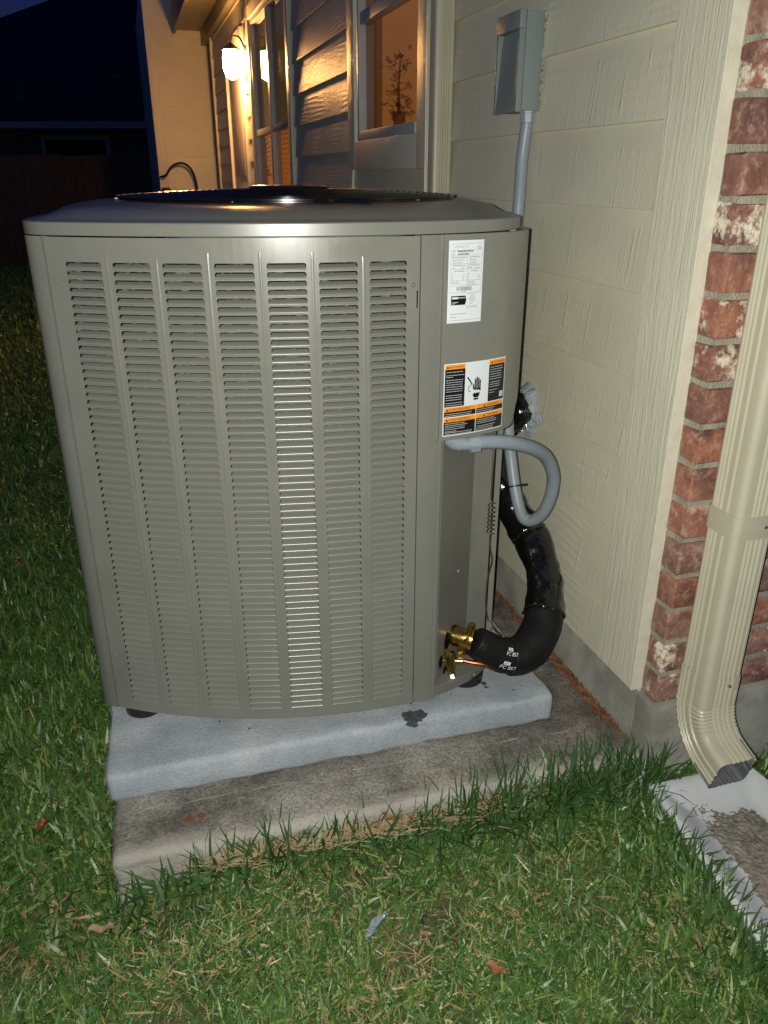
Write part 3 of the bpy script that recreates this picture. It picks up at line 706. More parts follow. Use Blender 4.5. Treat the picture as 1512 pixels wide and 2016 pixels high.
# corner posts, side panels
CL=Curve2(post_l); q=MB(); skin(q,CL,ZB,ZT-.003,s0=CL.len-.125,off=.003,step=.008); up_('corner_post',q,M['unit'])
CS=Curve2(left_side)
scols=[.03+.0853*i for i in range(7)]
FIXN[0]=False
q=louvred_sheet(CS,[c for c in scols if c+LW<CS.len-.03],LW,ZB,ZT-.004,NR,ZL0); sp=up_('side_louver_panel',q,M['unit'],smooth=False)
st_=MB()
for r_ in range(NR):
    for c_ in [c for c in scols if c+LW<CS.len-.03]:
        p=CS.at(c_+LW/2,-.0003,ZL0+r_*PITCH); ta=CS.tan(c_+LW/2); ca,sa=math.cos(ta),math.sin(ta)
        st_.add([(p.x+x*ca-y*sa,p.y+x*sa+y*ca,p.z+z) for x,y,z in base_l.v],base_l.f)
up_('louver',st_,M['unit'],sp,kind='stuff',ang=50)
FIXN[0]=True
CPR=Curve2(postr); q=MB(); skin(q,CPR,ZB,ZT-.003,off=.0005,step=.01,th=.03); up_('corner_post',q,M['unit'])
# thin raised flange on the post beside the recess
q=MB(); CF2=Curve2([(.101,1.4238),(.105,1.4256),(.109,1.4275)]); skin(q,CF2,ZB-.002,.797,off=.003,th=.02,step=.004); up_('flange',q,M['unit'])
# right / back side
back=[(.2585,1.625),(.2600,1.75),(.245,1.90),(.205,2.07),(.150,2.24),(.100,2.37),(.04,2.435),(-.06,2.45),(-.25,2.43),(-.45,2.38),(-.62,2.32),(-.73,2.28),(-.78,2.245),(-.79,2.20)]
CB=Curve2(back); q=MB(); skin(q,CB,ZB,ZT-.003,step=.03); up_('side_panel',q,M['unit'])
# recess: service panel, inner post, compartment floor
q=MB(); A_=Vector((.116,1.455)); B_=Vector((.200,1.602))
def wallq(q,a,b,z0,z1,th=.004):
    d=(b-a).normalized(); nn=Vector((-d.y,d.x))*th
    v=[(a.x,a.y,z0),(b.x,b.y,z0),(b.x+nn.x,b.y+nn.y,z0),(a.x+nn.x,a.y+nn.y,z0)]; v+=[(x,y,z1) for x,y,_ in v]
    return q.add(v,[(0,3,2,1),(4,5,6,7),(0,1,5,4),(1,2,6,5),(2,3,7,6),(3,0,4,7)])
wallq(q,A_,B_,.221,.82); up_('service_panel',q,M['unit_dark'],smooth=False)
q=MB(); wallq(q,Vector((.1965,1.590)),Vector((.2420,1.6235)),.215,.80,.02); up_('inner_post',q,M['unit'])
q=MB(); poly=[CP.at(CP.len*i/20,-.014,0) for i in range(21)]+[Vector((.2585,1.68,0)),Vector((.15,1.62,0)),Vector((.112,1.452,0))]
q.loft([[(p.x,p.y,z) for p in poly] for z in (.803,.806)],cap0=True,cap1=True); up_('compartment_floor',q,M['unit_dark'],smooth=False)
# base pan
outline=[(p.x,p.y) for p in CF.P[::6]]+[(.085,1.419),(.108,1.4300),(.150,1.4535),(.190,1.4835),(.220,1.512),(.243,1.545),(.254,1.585),(.2595,1.66)]+[(p.x,p.y) for p in CB.P[4::8]]+[(p.x,p.y) for p in Curve2(left_side[:-1]+post_l[3:]).P[4:-2:8]]
def shrink(P,d):
    n=len(P); out=[]
    for i in range(n):
        a=Vector(P[i-1]); b=Vector(P[(i+1)%n]); t=(b-a).normalized(); out.append((P[i][0]-t.y*d,P[i][1]+t.x*d))
    return out
q=MB(); r0=shrink(outline,.001)
q.loft([[(x,y,ZB-.002) for x,y in shrink(outline,.02)],[(x,y,ZB-.002) for x,y in shrink(outline,.002)],[(x,y,ZB+.001) for x,y in r0],[(x,y,ZB+.021) for x,y in r0],[(x,y,ZB+.0215) for x,y in shrink(outline,.0025)],[(x,y,ZB+.018) for x,y in shrink(outline,.004)]],cap0=True,cap1=True)
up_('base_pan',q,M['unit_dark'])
# coil
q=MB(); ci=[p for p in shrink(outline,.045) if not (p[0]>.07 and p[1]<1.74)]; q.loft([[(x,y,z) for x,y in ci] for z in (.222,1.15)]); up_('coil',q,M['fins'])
q=MB(); q.tube([(-.215,1.9,.25),(-.215,1.9,.75)],.09,20); up_('compressor',q,M['wire'])
# control cover with rounded lower right corner
def cover_mb():
    q=MB(); n=44; zt=ZT-.0025; zb=.7955; rc=.034
    rows=[]
    for i in range(n+1):
        s_=CP.len*i/n; sc0=.205; zlow=zb
        if s_>sc0-rc:
            dx=min(rc,s_-(sc0-rc)); zlow=zb+rc-math.sqrt(max(0,rc*rc-dx*dx))
            if s_>sc0: zlow=zb+rc+(s_-sc0)*.6
        rows.append((s_,min(zlow,zt-.01)))
    v=[]; 
    for off in (0,-.012):
        for s_,zl in rows: v+= [CP.at(s_,off,zl),CP.at(s_,off,zt)]
    k=2*(n+1)
    f=[(2*j,2*j+2,2*j+3,2*j+1) for j in range(n)]+[(k+2*j,k+2*j+1,k+2*j+3,k+2*j+2) for j in range(n)]
    f+=[(2*j,k+2*j,k+2*j+2,2*j+2) for j in range(n)]+[(2*j+1,2*j+3,k+2*j+3,k+2*j+1) for j in range(n)]+[(0,1,k+1,k),(k-2,2*k-2,2*k-1,k-1)]
    return q.add(v,f)
ccv=up_('control_cover',cover_mb(),M['unit'])
# cap
ring_o=resample([Vector((x,y,0)) for x,y in outline[:-0 or None]],.02,closed=True)
FC=Vector((-.215,1.90)); n=len(ring_o); RR=.372
ang=[math.atan2(p.y-FC.y,p.x-FC.x) for p in ring_o]
circ=[(FC.x+RR*math.cos(a),FC.y+RR*math.sin(a)) for a in ang]
oo=[(p.x,p.y) for p in ring_o]
def smoothp(P,k):
    for _ in range(k): P=[((P[i-1][0]+2*P[i][0]+P[(i+1)%len(P)][0])/4,(P[i-1][1]+2*P[i][1]+P[(i+1)%len(P)][1])/4) for i in range(len(P))]
    return P
oo=smoothp(oo,3)
def mixr(t,d): 
    s_=shrink(oo,d); return [(a[0]*(1-t)+b[0]*t,a[1]*(1-t)+b[1]*t) for a,b in zip(s_,circ)]
rings=[]
for t,d,z in ((0,.006,1.1690),(0,-.0060,1.1678),(0,-.0066,1.1685),(0,-.0064,1.1868),(0,-.0050,1.1885),(0,-.0015,1.1893),(0,.012,1.1905),(.12,.006,1.1945),(.3,.0,1.2045),(.6,0,1.2095),(.92,0,1.2125),(1,0,1.2125)):
    rings.append([(x,y,z) for x,y in mixr(t,d)])
rings.append([(FC.x+(RR-.006)*math.cos(a),FC.y+(RR-.006)*math.sin(a),1.209) for a in ang]); rings.append([(FC.x+(RR-.008)*math.cos(a),FC.y+(RR-.008)*math.sin(a),1.15) for a in ang])
q=MB(); q.loft(rings); up_('top_cap',q,M['cap'],ang=24)
# fan guard
q=MB(); 
def gz(r): return 1.2185+.013*(1-(r/.37)**2)
for k_ in range(22):
    r_=.070+k_*.0143; q.tube([(FC.x+r_*math.cos(a),FC.y+r_*math.sin(a),gz(r_)) for a in [2*math.pi*i/110 for i in range(111)]],.0022,6,False)
for k_ in range(6):
    a=k_*math.pi/3+.35; q.tube([(FC.x+r_*math.cos(a),FC.y+r_*math.sin(a),gz(r_)-.003) for r_ in (.05,.15,.25,.34,.374)],.0028,6)
q.tube([(FC.x+.368*math.cos(a),FC.y+.368*math.sin(a),1.2145) for a in [2*math.pi*i/96 for i in range(97)]],.0024,6,False)
up_('fan_guard',q,M['wire'])
q=MB(); q.tube([(FC.x,FC.y,1.222),(FC.x,FC.y,1.226),(FC.x,FC.y,1.236),(FC.x,FC.y,1.239),(FC.x,FC.y,1.240)],[.070,.086,.088,.082,.02],40); up_('motor_cap',q,M['wire'])
q=MB(); q.tube([(FC.x+.075,1.575,1.212),(FC.x+.19,1.540,1.2135)],.008,8); q.tube([(FC.x+.105,1.545,1.2145),(FC.x+.105,1.545,1.2195)],[.022,.018],12); up_('guard_bracket',q,M['wire'])
q=MB(); q.tube([(FC.x,FC.y,1.13),(FC.x,FC.y,1.222)],.06,20); up_('fan_motor',q,M['wire'])
for k_ in range(3):
    q=MB(); v=[]
    for r_ in (.06,.16,.26,.34):
        for da,dz in ((-.5,-.025),(0,0),(.5,.03)): a=k_*2*math.pi/3+da*(.6+.2*(r_>.1)); v.append((FC.x+r_*math.cos(a),FC.y+r_*math.sin(a),1.155+dz))
    q.add(v,[(i*3+j,i*3+j+1,(i+1)*3+j+1,(i+1)*3+j) for i in range(3) for j in range(2)]); up_('fan_blade',q,M['black_plastic'])
# feet, screws
for x,y in ((-.530,1.425),(.190,1.535),(-.70,2.15),(.05,2.3)):
    q=MB(); q.tube([(x,y,.1712),(x,y,.176),(x,y,.1985)],[.036,.041,.042],20); up_('foot',q,M['black_plastic'])
def screw(p,d):
    q=MB(); p=Vector(p); d=Vector(d).normalized(); q.tube([p,p+d*.001,p+d*.0035],[.0042,.0042,.0026],8); return up_('screw',q,M['unit'])
for (x,z) in ((-.563,1.092),(-.561,.335),(.050,1.085),(.050,.348)):
    s_=CF.s_of_x(x); p=CF.at(s_,.0003,z); p2=CF.at(s_,.01,z); screw(p,p2-p)
screw((-.640,1.53,1.10),(-1,-.2,0)); screw((.1005,1.4195,.799),(.3,-.9,0)); screw((.1025,1.4235,.375),(.35,-.9,0)); screw((.206,1.497,.2105),(.6,-.8,0)); screw((.164,1.539,.455),(.85,-.5,0))
q=MB(); s_=CF.s_of_x(.0565); v=[CF.at(s_+a,.0004,z) for a,z in ((-.0012,1.045),(.0012,1.045),(.0012,1.075),(-.0012,1.075))]; q.add(v,[(0,1,2,3)]); up_('latch_slot',q,M['black_gap'],smooth=False)
# ---------------- labels
def text_mb(txt,size,x,y,rot=0,sx=1):
    c=bpy.data.curves.new('t','FONT'); c.body=txt; c.size=size; c.resolution_u=2; o=bpy.data.objects.new('t',c); COL.objects.link(o)
    dg=bpy.context.evaluated_depsgraph_get(); me=o.evaluated_get(dg).to_mesh()
    q=MB(); ca,sa=math.cos(rot),math.sin(rot)
    q.add([(x+(v.co.x*sx)*ca-v.co.y*sa,y+(v.co.x*sx)*sa+v.co.y*ca,0) for v in me.vertices],[list(p.vertices) for p in me.polygons])
    o.evaluated_get(dg).to_mesh_clear(); bpy.data.objects.remove(o); bpy.data.curves.remove(c); return q
def flat(rects):
    q=MB()
    for x0,x1,y0,y1 in rects:
        n=max(1,int(abs(x1-x0)/.006)); 
        for i in range(n): a=x0+(x1-x0)*i/n; b=x0+(x1-x0)*(i+1)/n; q.add([(a,y0,0),(b,y0,0),(b,y1,0),(a,y1,0)],[(0,1,2,3)])
    return q
def tocover(q,s0,z0,off):
    r=MB(); r.f=q.f; r.v=[tuple(CP.at(s0+x,off,z0+y)) for x,y,_ in q.v]; return r
def lab(name,q,m_,s0,z0,off,parent,**k):
    FIXN[0]=False; o=up_(name,tocover(q,s0,z0,off),m_,parent,smooth=False,**k); FIXN[0]=True; return o
def lines(x0,x1,ytop,n,pitch,h,rs,ragged=.8):
    out=[]
    for i in range(n):
        x=x0; end=x0+(x1-x0)*rs.uniform(ragged,1); y=ytop-i*pitch
        while x<end:
            w_=rs.uniform(.0012,.005); out.append((x,min(end,x+w_),y-h,y)); x+=w_+.0006
    return out
def plate(w_,h_,th=.0006):
    return flat([(0,w_,0,h_)])
# rating label .070 x .142
s0,z0=.0085,1.0155; RW,RH=.0705,.1410
rl=lab('rating_label',plate(RW,RH),M['label'],s0,z0,.0008,None,label='white rating plate sticker with black print')
rs=random.Random(2); ln=[]
for y in (.135,.1245,.1155,.1015,.0925,.0735,.0645,.0525): ln.append((.004,RW-.003,y,y+.0004))
ln+= [(.004,RW-.003,.0045,.0050),(.004,.0043,.0525,.1245),(RW-.0033,RW-.003,.0525,.1245),(.037,.0373,.0645,.1155)]
for y in (.1200,.1108,.1062,.097,.0885,.0835,.0785,.069): ln.append((.004,RW-.003,y,y+.0002))
lab('ruled_lines',flat(ln),M['ink'],s0,z0,.0013,rl,kind='stuff')
tx=[]
tx+=lines(.006,.036,.1138,1,.004,.0017,rs); tx+=lines(.041,.064,.1138,1,.004,.0017,rs)
for y in (.1090,.1045): tx+=lines(.008,.030,y,1,1,.0015,rs); tx+=lines(.042,.056,y,1,1,.0015,rs)
tx+=lines(.008,.034,.1000,1,1,.0016,rs); tx+=lines(.038,.066,.1000,1,1,.0016,rs); tx+=lines(.008,.013,.0955,1,1,.0015,rs); tx+=lines(.024,.031,.0955,1,1,.0015,rs); tx+=lines(.038,.048,.0955,1,1,.0015,rs); tx+=lines(.053,.063,.0955,1,1,.0015,rs)
tx+=lines(.012,.030,.0905,1,1,.0016,rs,.95); tx+=lines(.045,.059,.0905,1,1,.0016,rs,.95)
for y in (.0860,.0812,.0765): tx+=lines(.006,.010,y,1,1,.0015,rs); tx+=lines(.038,.042,y,1,1,.0015,rs)
for y in (.0812,.0765): tx+=lines(.028,.032,y,1,1,.0015,rs); tx+=lines(.061,.065,y,1,1,.0015,rs)
tx+=lines(.006,.025,.0722,2,.0028,.0012,rs); tx+=lines(.038,.058,.0722,3,.0028,.0012,rs)
tx+=lines(.026,.036,.0548,1,1,.0012,rs,.95); tx+=lines(.040,.058,.0505,1,1,.0014,rs,.95); tx+=lines(.043,.052,.034,1,1,.0012,rs); tx+=lines(.038,.062,.0295,2,.002,.001,rs)
tx+=lines(.006,.040,.0168,1,1,.0016,rs,.95); tx+=lines(.006,.020,.0110,1,1,.0016,rs,.95)
tx+=[(.0565,.066,.1290,.1303),(.0565,.066,.1262,.1275)]
lab('fine_print',flat(tx),M['ink2'],s0,z0,.0012,rl,kind='stuff')
lab('maker_name',text_mb('LENNOX',.0058,.0085,.1285,sx=1.25),M['ink2'],s0,z0,.0012,rl)
q=text_mb('M/N',.0036,.006,.1213); q.add(*(lambda t:(t.v,t.f))(text_mb('S/N',.0036,.006,.1168))); q.add(*(lambda t:(t.v,t.f))(flat(lines(.017,.050,.1240,1,1,.0022,rs,.95)+lines(.017,.040,.1192,1,1,.0022,rs,.95))))
lab('model_line',q,M['ink'],s0,z0,.0013,rl)
bars=[]; x=.017
while x<.0475: w_=rs.choice([.0004,.0007,.0011]); bars.append((x,x+w_,.0560,.0630)); x+=w_+rs.choice([.0004,.0006,.001])
lab('barcode',flat(bars),M['ink'],s0,z0,.0012,rl)
q=MB(); q.add([(.007,.0315,0),(.0185,.0315,0),(.0350,.0315,0),(.0372,.037,0),(.0372,.0415,0),(.0355,.0475,0),(.0185,.0475,0),(.007,.0475,0)],[(0,1,6,7),(1,2,3,4,5,6)])
lab('black_badge',q,M['lab_black'],s0,z0,.0013,rl)
lab('badge_print',flat([(.0085,.0205,.0420,.0455),(.0085,.022,.0362,.0368),(.0085,.018,.0349,.0354),(.0085,.014,.0328,.0333)]),M['label'],s0,z0,.0018,rl)
lab('badge_bar',flat([(.0208,.0345,.0428,.0450)]),M['ink2'],s0,z0,.0018,rl)
q=MB(); N_=24
for i in range(N_):
    a,b=2*math.pi*i/N_,2*math.pi*(i+1)/N_; cx,cy=.0495,.0415
    q.add([(cx+.0052*math.cos(a),cy+.0052*math.sin(a),0),(cx+.0052*math.cos(b),cy+.0052*math.sin(b),0),(cx+.0045*math.cos(b),cy+.0045*math.sin(b),0),(cx+.0045*math.cos(a),cy+.0045*math.sin(a),0)],[(0,1,2,3)])
t_=text_mb('ETL',.0044,.0457,.0400); q.add(t_.v,t_.f); lab('round_mark',q,M['ink'],s0,z0,.0013,rl)
# warning label .142 x .141
s0,z0=.0065,.8035; WW,WH=.1430,.1385
wl_=lab('warning_label',plate(WW,WH),M['label'],s0,z0,.0008,None,label='black and orange electric shock warning sticker')
b1=.002; xm=.0715; A1,A2=.0445,.0985
y_top0,y_top1=.0565,WH-.0075; 
for r4 in ([(b1,A1-.0005,.0570,WH-.0105),(A2+.0005,WW-b1,.0570,WH-.0105),(b1,xm-.0008,.0375,.0475),(xm+.0008,WW-b1,.0375,.0475),(b1,xm-.0008,b1,.0275),(xm+.0008,WW-b1,b1,.0275)]): lab('black_field',flat([r4]),M['lab_black'],s0,z0,.0012,wl_)
for r4 in ([(b1,A1-.0005,WH-.0105,WH-.002),(A2+.0005,WW-b1,WH-.0105,WH-.002),(b1,xm-.0004,.0475,.0555),(xm+.0004,WW-b1,.0475,.0555),(b1,xm-.0004,.0275,.0358),(xm+.0004,WW-b1,.0275,.0358)]): lab('orange_band',flat([r4]),M['lab_orange'],s0,z0,.0012,wl_)
q=MB()
def addq(t): q.add(t.v,t.f)
addq(text_mb('AVERTISSEMENT',.0041,.0105,WH-.0078,sx=.98)); addq(text_mb('WARNING',.0058,A2+.0125,WH-.0083,sx=1.12))
addq(text_mb('AVERTISSEMENT',.0057,.0120,.0495,sx=1.13)); addq(text_mb('WARNING',.0057,xm+.0255,.0495,sx=1.13))
addq(text_mb('AVERTISSEMENT',.0057,.0120,.0297,sx=1.13)); addq(text_mb('WARNING',.0057,xm+.0255,.0297,sx=1.13))
for x,y in ((.0045,WH-.0085),(A2+.0045,WH-.0085),(.0055,.0490),(xm+.0175,.0490),(.0055,.0292),(xm+.0175,.0292)):
    q.add([(x,y,0),(x+.0052,y,0),(x+.0026,y+.0048,0)],[(0,1,2)])
lab('header_text',q,M['lab_black'],s0,z0,.0017,wl_)
tx=[]
def para(x0,x1,y,n,pt=.0042,h=.0011,r=.86):
    global tx; tx+=lines(x0,x1,y,n,pt,h,rs,r)
para(.0045,.042,WH-.0150,2,.006); para(.0045,.019,WH-.0245,1,.005); para(.0045,.042,WH-.0300,6,.0043); para(.0045,.041,WH-.0590,3,.0043); para(.0045,.040,WH-.0735,2)
para(A2+.003,.136,WH-.0150,6,.0046); para(A2+.003,.131,WH-.0440,3,.0043); para(A2+.003,.126,WH-.0590,1); para(A2+.003,.116,WH-.0640,1)
para(.0045,.068,.0440,2,.0036); para(xm+.003,.122,.0450,2,.0036,r=.75)
para(.0045,.062,.0250,4,.0036,r=.7); para(.0045,.030,.0100,1); para(.0045,.066,.0075,2,.0034)
para(xm+.003,.132,.0250,3,.0036,r=.6); para(xm+.003,.125,.0120,3,.0036,r=.6)
lab('fine_print',flat(tx),M['lab_print'],s0,z0,.0017,wl_,kind='stuff')
lab('blank_patch',flat([(.1285,.1385,.0625,.0735)]),M['lab_print'],s0,z0,.0017,wl_)
# shock symbol: cable, hand, jagged gap, wrist
q=MB(); hx,hy=.0740,.094
def poly(P): q.add([(a+.0445,b+.0560,0) for a,b in P],[tuple(range(len(P)))])
for i,(x,top) in enumerate(((.0215,.0500),(.0252,.0530),(.0289,.0510),(.0325,.0470))): poly([(x,.030),(x+.0030,.030),(x+.0030,top-.001),(x+.0022,top),(x+.0008,top),(x,top-.001)])
poly([(.0170,.040),(.0185,.0415),(.0205,.036),(.0215,.030),(.0178,.031)])
poly([(.0178,.031),(.0355,.031),(.0362,.0265),(.034,.0255),(.0315,.0285),(.0295,.0265),(.0265,.0292),(.0235,.0275),(.0205,.0290)])
poly([(.0170,.0225),(.0190,.0205),(.0220,.0235),(.0245,.0210),(.0275,.0240),(.0300,.0215),(.0350,.0235),(.0335,.0185),(.0310,.0135),(.0210,.0135),(.0185,.0175)])
poly([(.0200,.0125),(.0315,.0125),(.0310,.0090),(.0205,.0090)])
cb_=cat([(.0045,.0545,0),(.0100,.0480,0),(.0135,.0425,0),(.0150,.0405,0),(.0105,.0370,0),(.0080,.0320,0),(.0095,.0275,0),(.0130,.0260,0)],5)
for i,(a,b) in enumerate(zip(cb_,cb_[1:])):
    hw_=.0013 if i<15 else .0006; d=(b-a).normalized(); nn=Vector((-d.y,d.x,0))*hw_; poly([(a-nn)[:2],(b-nn)[:2],(b+nn)[:2],(a+nn)[:2]])
lab('shock_symbol',q,M['lab_black'],s0,z0,.0013,wl_)

# ---------------- service valves
q=MB(); ax=[(.148,1.528,.303),(.150,1.526,.303),(.153,1.523,.302),(.153,1.523,.302),(.160,1.518,.301),(.160,1.518,.301),(.192,1.510,.297),(.193,1.510,.297),(.200,1.508,.296),(.204,1.507,.2955)]
q.tube(ax,[.010,.024,.025,.021,.021,.023,.023,.026,.026,.018],24)
q.tube([(.190,1.500,.318),(.193,1.497,.336)],[.0065,.0065],10); q.tube([(.193,1.497,.334),(.194,1.496,.345)],[.0085,.008],8)
q.tube([(.183,1.492,.305),(.186,1.486,.312)],[.0055,.005],6)
q.bbox(.166,.186,1.497,1.515,.262,.285,.003)
vo=up_('suction_valve',q,M['brass'])
q=MB(); q.tube([(.150,1.492,.275),(.150,1.489,.262),(.151,1.486,.235),(.152,1.483,.222)],[.009,.011,.011,.008],12)
q.tube([(.128,1.500,.252),(.136,1.492,.251),(.178,1.487,.254)],[.0075,.009,.0075],12); q.tube([(.140,1.486,.270),(.142,1.482,.284)],[.007,.007],6)
q.tube([(.132,1.500,.243),(.120,1.49,.240)],[.006,.0085],6)
up_('liquid_valve',q,M['brass'])
q=MB(); q.tube([(.153,1.481,.222),(.156,1.476,.214)],[.009,.009],6); up_('valve_cap',q,M['steel'])
for c_,r_ in (((.1395,1.4985,.300),(.018)),((.126,1.4725,.262),(.013)),((.138,1.490,.226),.009)):
    q=MB(); d=(B_-A_).normalized(); nn=Vector((d.y,-d.x))*.0012; pts=[]; base=A_+d*((Vector(c_[:2])-A_).dot(d))
    for i in range(20): a=2*math.pi*i/20; pts.append((base.x+nn.x+d.x*math.cos(a)*r_*.8,base.y+nn.y+d.y*math.cos(a)*r_*.8,c_[2]+r_*1.25*math.sin(a)))
    q.add(pts,[tuple(range(20))]); up_('port_hole',q,M['black_gap'],smooth=False)

# ------------------------------------------------------------------ insulated refrigerant line
ls=thing('refrigerant_line','thick black insulated pipe curving from the brass valve up to the wall','pipe',(.30,1.65,.1705))
LO=(.30,1.65,.1705)
tp=cat([(.204,1.507,.2950),(.235,1.508,.272),(.270,1.515,.250),(.315,1.530,.243),(.352,1.560,.262),(.378,1.605,.295),(.388,1.655,.335),(.386,1.700,.380),(.366,1.755,.430),(.336,1.800,.470),(.304,1.850,.525),(.287,1.885,.585),(.294,1.925,.650),(.325,1.950,.675),(.355,1.945,.705),(.392,1.985,.722)],10)
def seg(i0,i1,r0,r1,name,m_,seed,bul=.10,n=28):
    P=tp[i0:i1+1]; k=len(P); rs=random.Random(seed); ph=rs.random()*6
    rad=[]
    for i in range(k):
        t=i/(k-1); r_=r0+(r1-r0)*t; r_*=1+bul*.35*math.sin(math.pi*t*2.2+ph)+(-.10 if t<.03 or t>.97 else 0); rad.append(r_)
    q=MB(); q.tube(P,rad,n)
    amp=.0052 if m_ is M['tape'] else .0022
    vv=[]
    for i,v in enumerate(q.v):
        v=Vector(v); c_=P[min(i//n,k-1)]; d=(v-c_); nz=NZ.noise(v*26+Vector((seed*9,0,0)))+.5*NZ.noise(v*60+Vector((seed*3,5,0))); vv.append(tuple(v+d.normalized()*nz*amp))
    q.v=vv
    return part(name,q,m_,ls,shift=LO,ang=60)
seg(0,24,.035,.042,'foam_sleeve',M['foam'],1,.05)
seg(23,52,.044,.046,'foam_sleeve',M['foam'],2,.06)
seg(51,82,.045,.042,'taped_sleeve',M['tape'],3,.16)
seg(81,104,.043,.040,'taped_sleeve',M['tape'],4,.16)
seg(103,118,.039,.039,'taped_sleeve',M['foam'],5,.10)
seg(117,131,.036,.037,'taped_sleeve',M['tape'],6,.2)
seg(130,145,.037,.037,'taped_sleeve',M['tape'],7,.14)
def tie(i,r,name='cable_tie',m_=None,par=None,tail=True,out=None):
    P=tp[i]; T=(tp[i+1]-tp[i-1]).normalized(); u=(Vector((0,0,1))-T*T.z).normalized(); w_=T.cross(u); q=MB()
    q.tube([P+(u*math.cos(a)+w_*math.sin(a))*r for a in [2*math.pi*j/32 for j in range(33)]],.0022,6,False)
    if out is not None: q.tube([P+(u*math.cos(out)+w_*math.sin(out))*r,P+(u*math.cos(out)+w_*math.sin(out))*(r+.008)],.0045,6)
    return part(name,q,m_ or M['black_plastic'],par or ls,shift=LO)
tie(52,.0475,out=4.4); tie(82,.043,out=4.6); tie(24,.0415)
# overlapping wrap with print
def onpipe(i,ang0,u,v,r): # u along, v around
    f_=i+u/ .0045; j=int(max(1,min(len(tp)-3,f_))); P=tp[j].lerp(tp[j+1],f_-j); T=(tp[j+1]-tp[j-1]).normalized(); a_=(Vector((0,0,1))-T*T.z).normalized(); b_=T.cross(a_); an=ang0+v/r
    return P+(a_*math.cos(an)+b_*math.sin(an))*r
def printed(q,i,a0,r): 
    o=MB(); o.f=q.f; o.v=[tuple(onpipe(i,a0,x,y,r)) for x,y,_ in q.v]; return o
# ------ find the angle that faces the camera at index i
def face_ang(i):
    T=(tp[i+1]-tp[i-1]).normalized(); a_=(Vector((0,0,1))-T*T.z).normalized(); b_=T.cross(a_); c_=(Vector((0,0,CAM_H))-tp[i]).normalized(); return math.atan2(c_.dot(b_),c_.dot(a_))
FIXN[0]=False
for k_,(dv) in enumerate((.014,-.019)):
    i=15; fa=face_ang(20); sgn=1
    o0=-1  # text runs along the pipe
    t=text_mb('PC 857',.0125,.001,-.005); t2=flat([(.005,.022,.0055,.0135)]); t3=text_mb('APV',.006,.0075,.0070)
    for nm,qq,mm,rr in (('printed_code',t,M['ptfe'],.0455),('white_patch',t2,M['ptfe'],.0452),('patch_print',t3,M['lab_black'],.0458)):
        V=[(x,-(y+dv),0) for x,y,_ in qq.v]
        q=MB(); q.f=qq.f; q.v=V; q2=printed(q,i,fa+.15,rr); part(nm,q2,mm,ls,shift=LO,smooth=False)
FIXN[0]=True
q=MB(); q.tube([onpipe(14,0,0.0+x,0,.0375) for x in (0,.001)],.001,4)
q=MB(); q.tube([(.180,1.487,.254),(.196,1.484,.252),(.206,1.483,.251),(.232,1.482,.246),(.25,1.482,.236)],[.0045,.0045,.0060,.0060,.006],12); part('copper_tube',q,M['copper'],ls,shift=LO)
# sensor wire with a spring coil
sw=thing('sensor_wire','thin brown wire with a small spring coil beside the black pipe','wire',(.24,1.58,.1705)); 
pts=cat([(.238,1.64,.80),(.236,1.60,.70),(.2345,1.585,.605)],6)
hel=[(.2365+.0075*math.cos(a),1.58+.0075*math.sin(a),.600-.072*a/(2*math.pi*7)) for a in [2*math.pi*7*i/112 for i in range(113)]]
low=cat([(.2365,1.583,.527),(.2385,1.582,.49),(.2440,1.58,.46),(.2370,1.578,.42),(.2350,1.575,.36),(.2400,1.568,.315),(.2560,1.552,.295),(.2680,1.530,.293)],6)
q=MB(); q.tube(pts,.0016,6); part('wire',q,M['wire_brown'],sw,shift=(.24,1.58,.1705)); q=MB(); q.tube(hel,.0014,6); part('spring_coil',q,M['wire_brown'],sw,shift=(.24,1.58,.1705)); q=MB(); q.tube(low,.0018,6); part('wire',q,M['wire_brown'],sw,shift=(.24,1.58,.1705))
# wall penetration: putty and foil
q=MB(); from mathutils import noise as NZ
N_=40; v=[(-.048,.560,.706)]; c0=None
for i in range(N_):
    a=2*math.pi*i/N_; r_=.036*(1+.3*NZ.noise(Vector((math.cos(a)*2,math.sin(a)*2,1)))); v.append((-.036,.560+r_*math.cos(a)*1.1,.706+r_*math.sin(a)*1.4))
for i in range(N_):
    a=2*math.pi*i/N_; r_=.047*(1+.35*NZ.noise(Vector((math.cos(a)*3,math.sin(a)*3,4)))); v.append((-.010,.558+r_*math.cos(a)*1.25,.704+r_*math.sin(a)*1.5))
q.add(v,[(0,1+i,1+(i+1)%N_) for i in range(N_)]+[(1+i,1+N_+i,1+N_+(i+1)%N_,1+(i+1)%N_) for i in range(N_)])
pu=part('sealing_putty',q,M['putty']); pu.location=(W0[0],W0[1],0); pu.rotation_euler=(0,0,WA); tag(pu,'grey putty lump sealing the pipe hole in the siding','putty')
q=MB()
for i in range(30):
    a=random.random()*6.28; p0=Vector((-.036,.545+.022*math.cos(a),.690+.030*math.sin(a))); q.tube([p0,p0+Vector((random.uniform(-.012,.003),random.uniform(-.01,.01),random.uniform(-.022,.004)))],[.0022,.001],5)
pu2=part('foil_scraps',q,M['foil']); pu2.location=(W0[0],W0[1],0); pu2.rotation_euler=(0,0,WA); tag(pu2,'torn silver foil around the pipe hole in the siding','foil',kind='stuff')

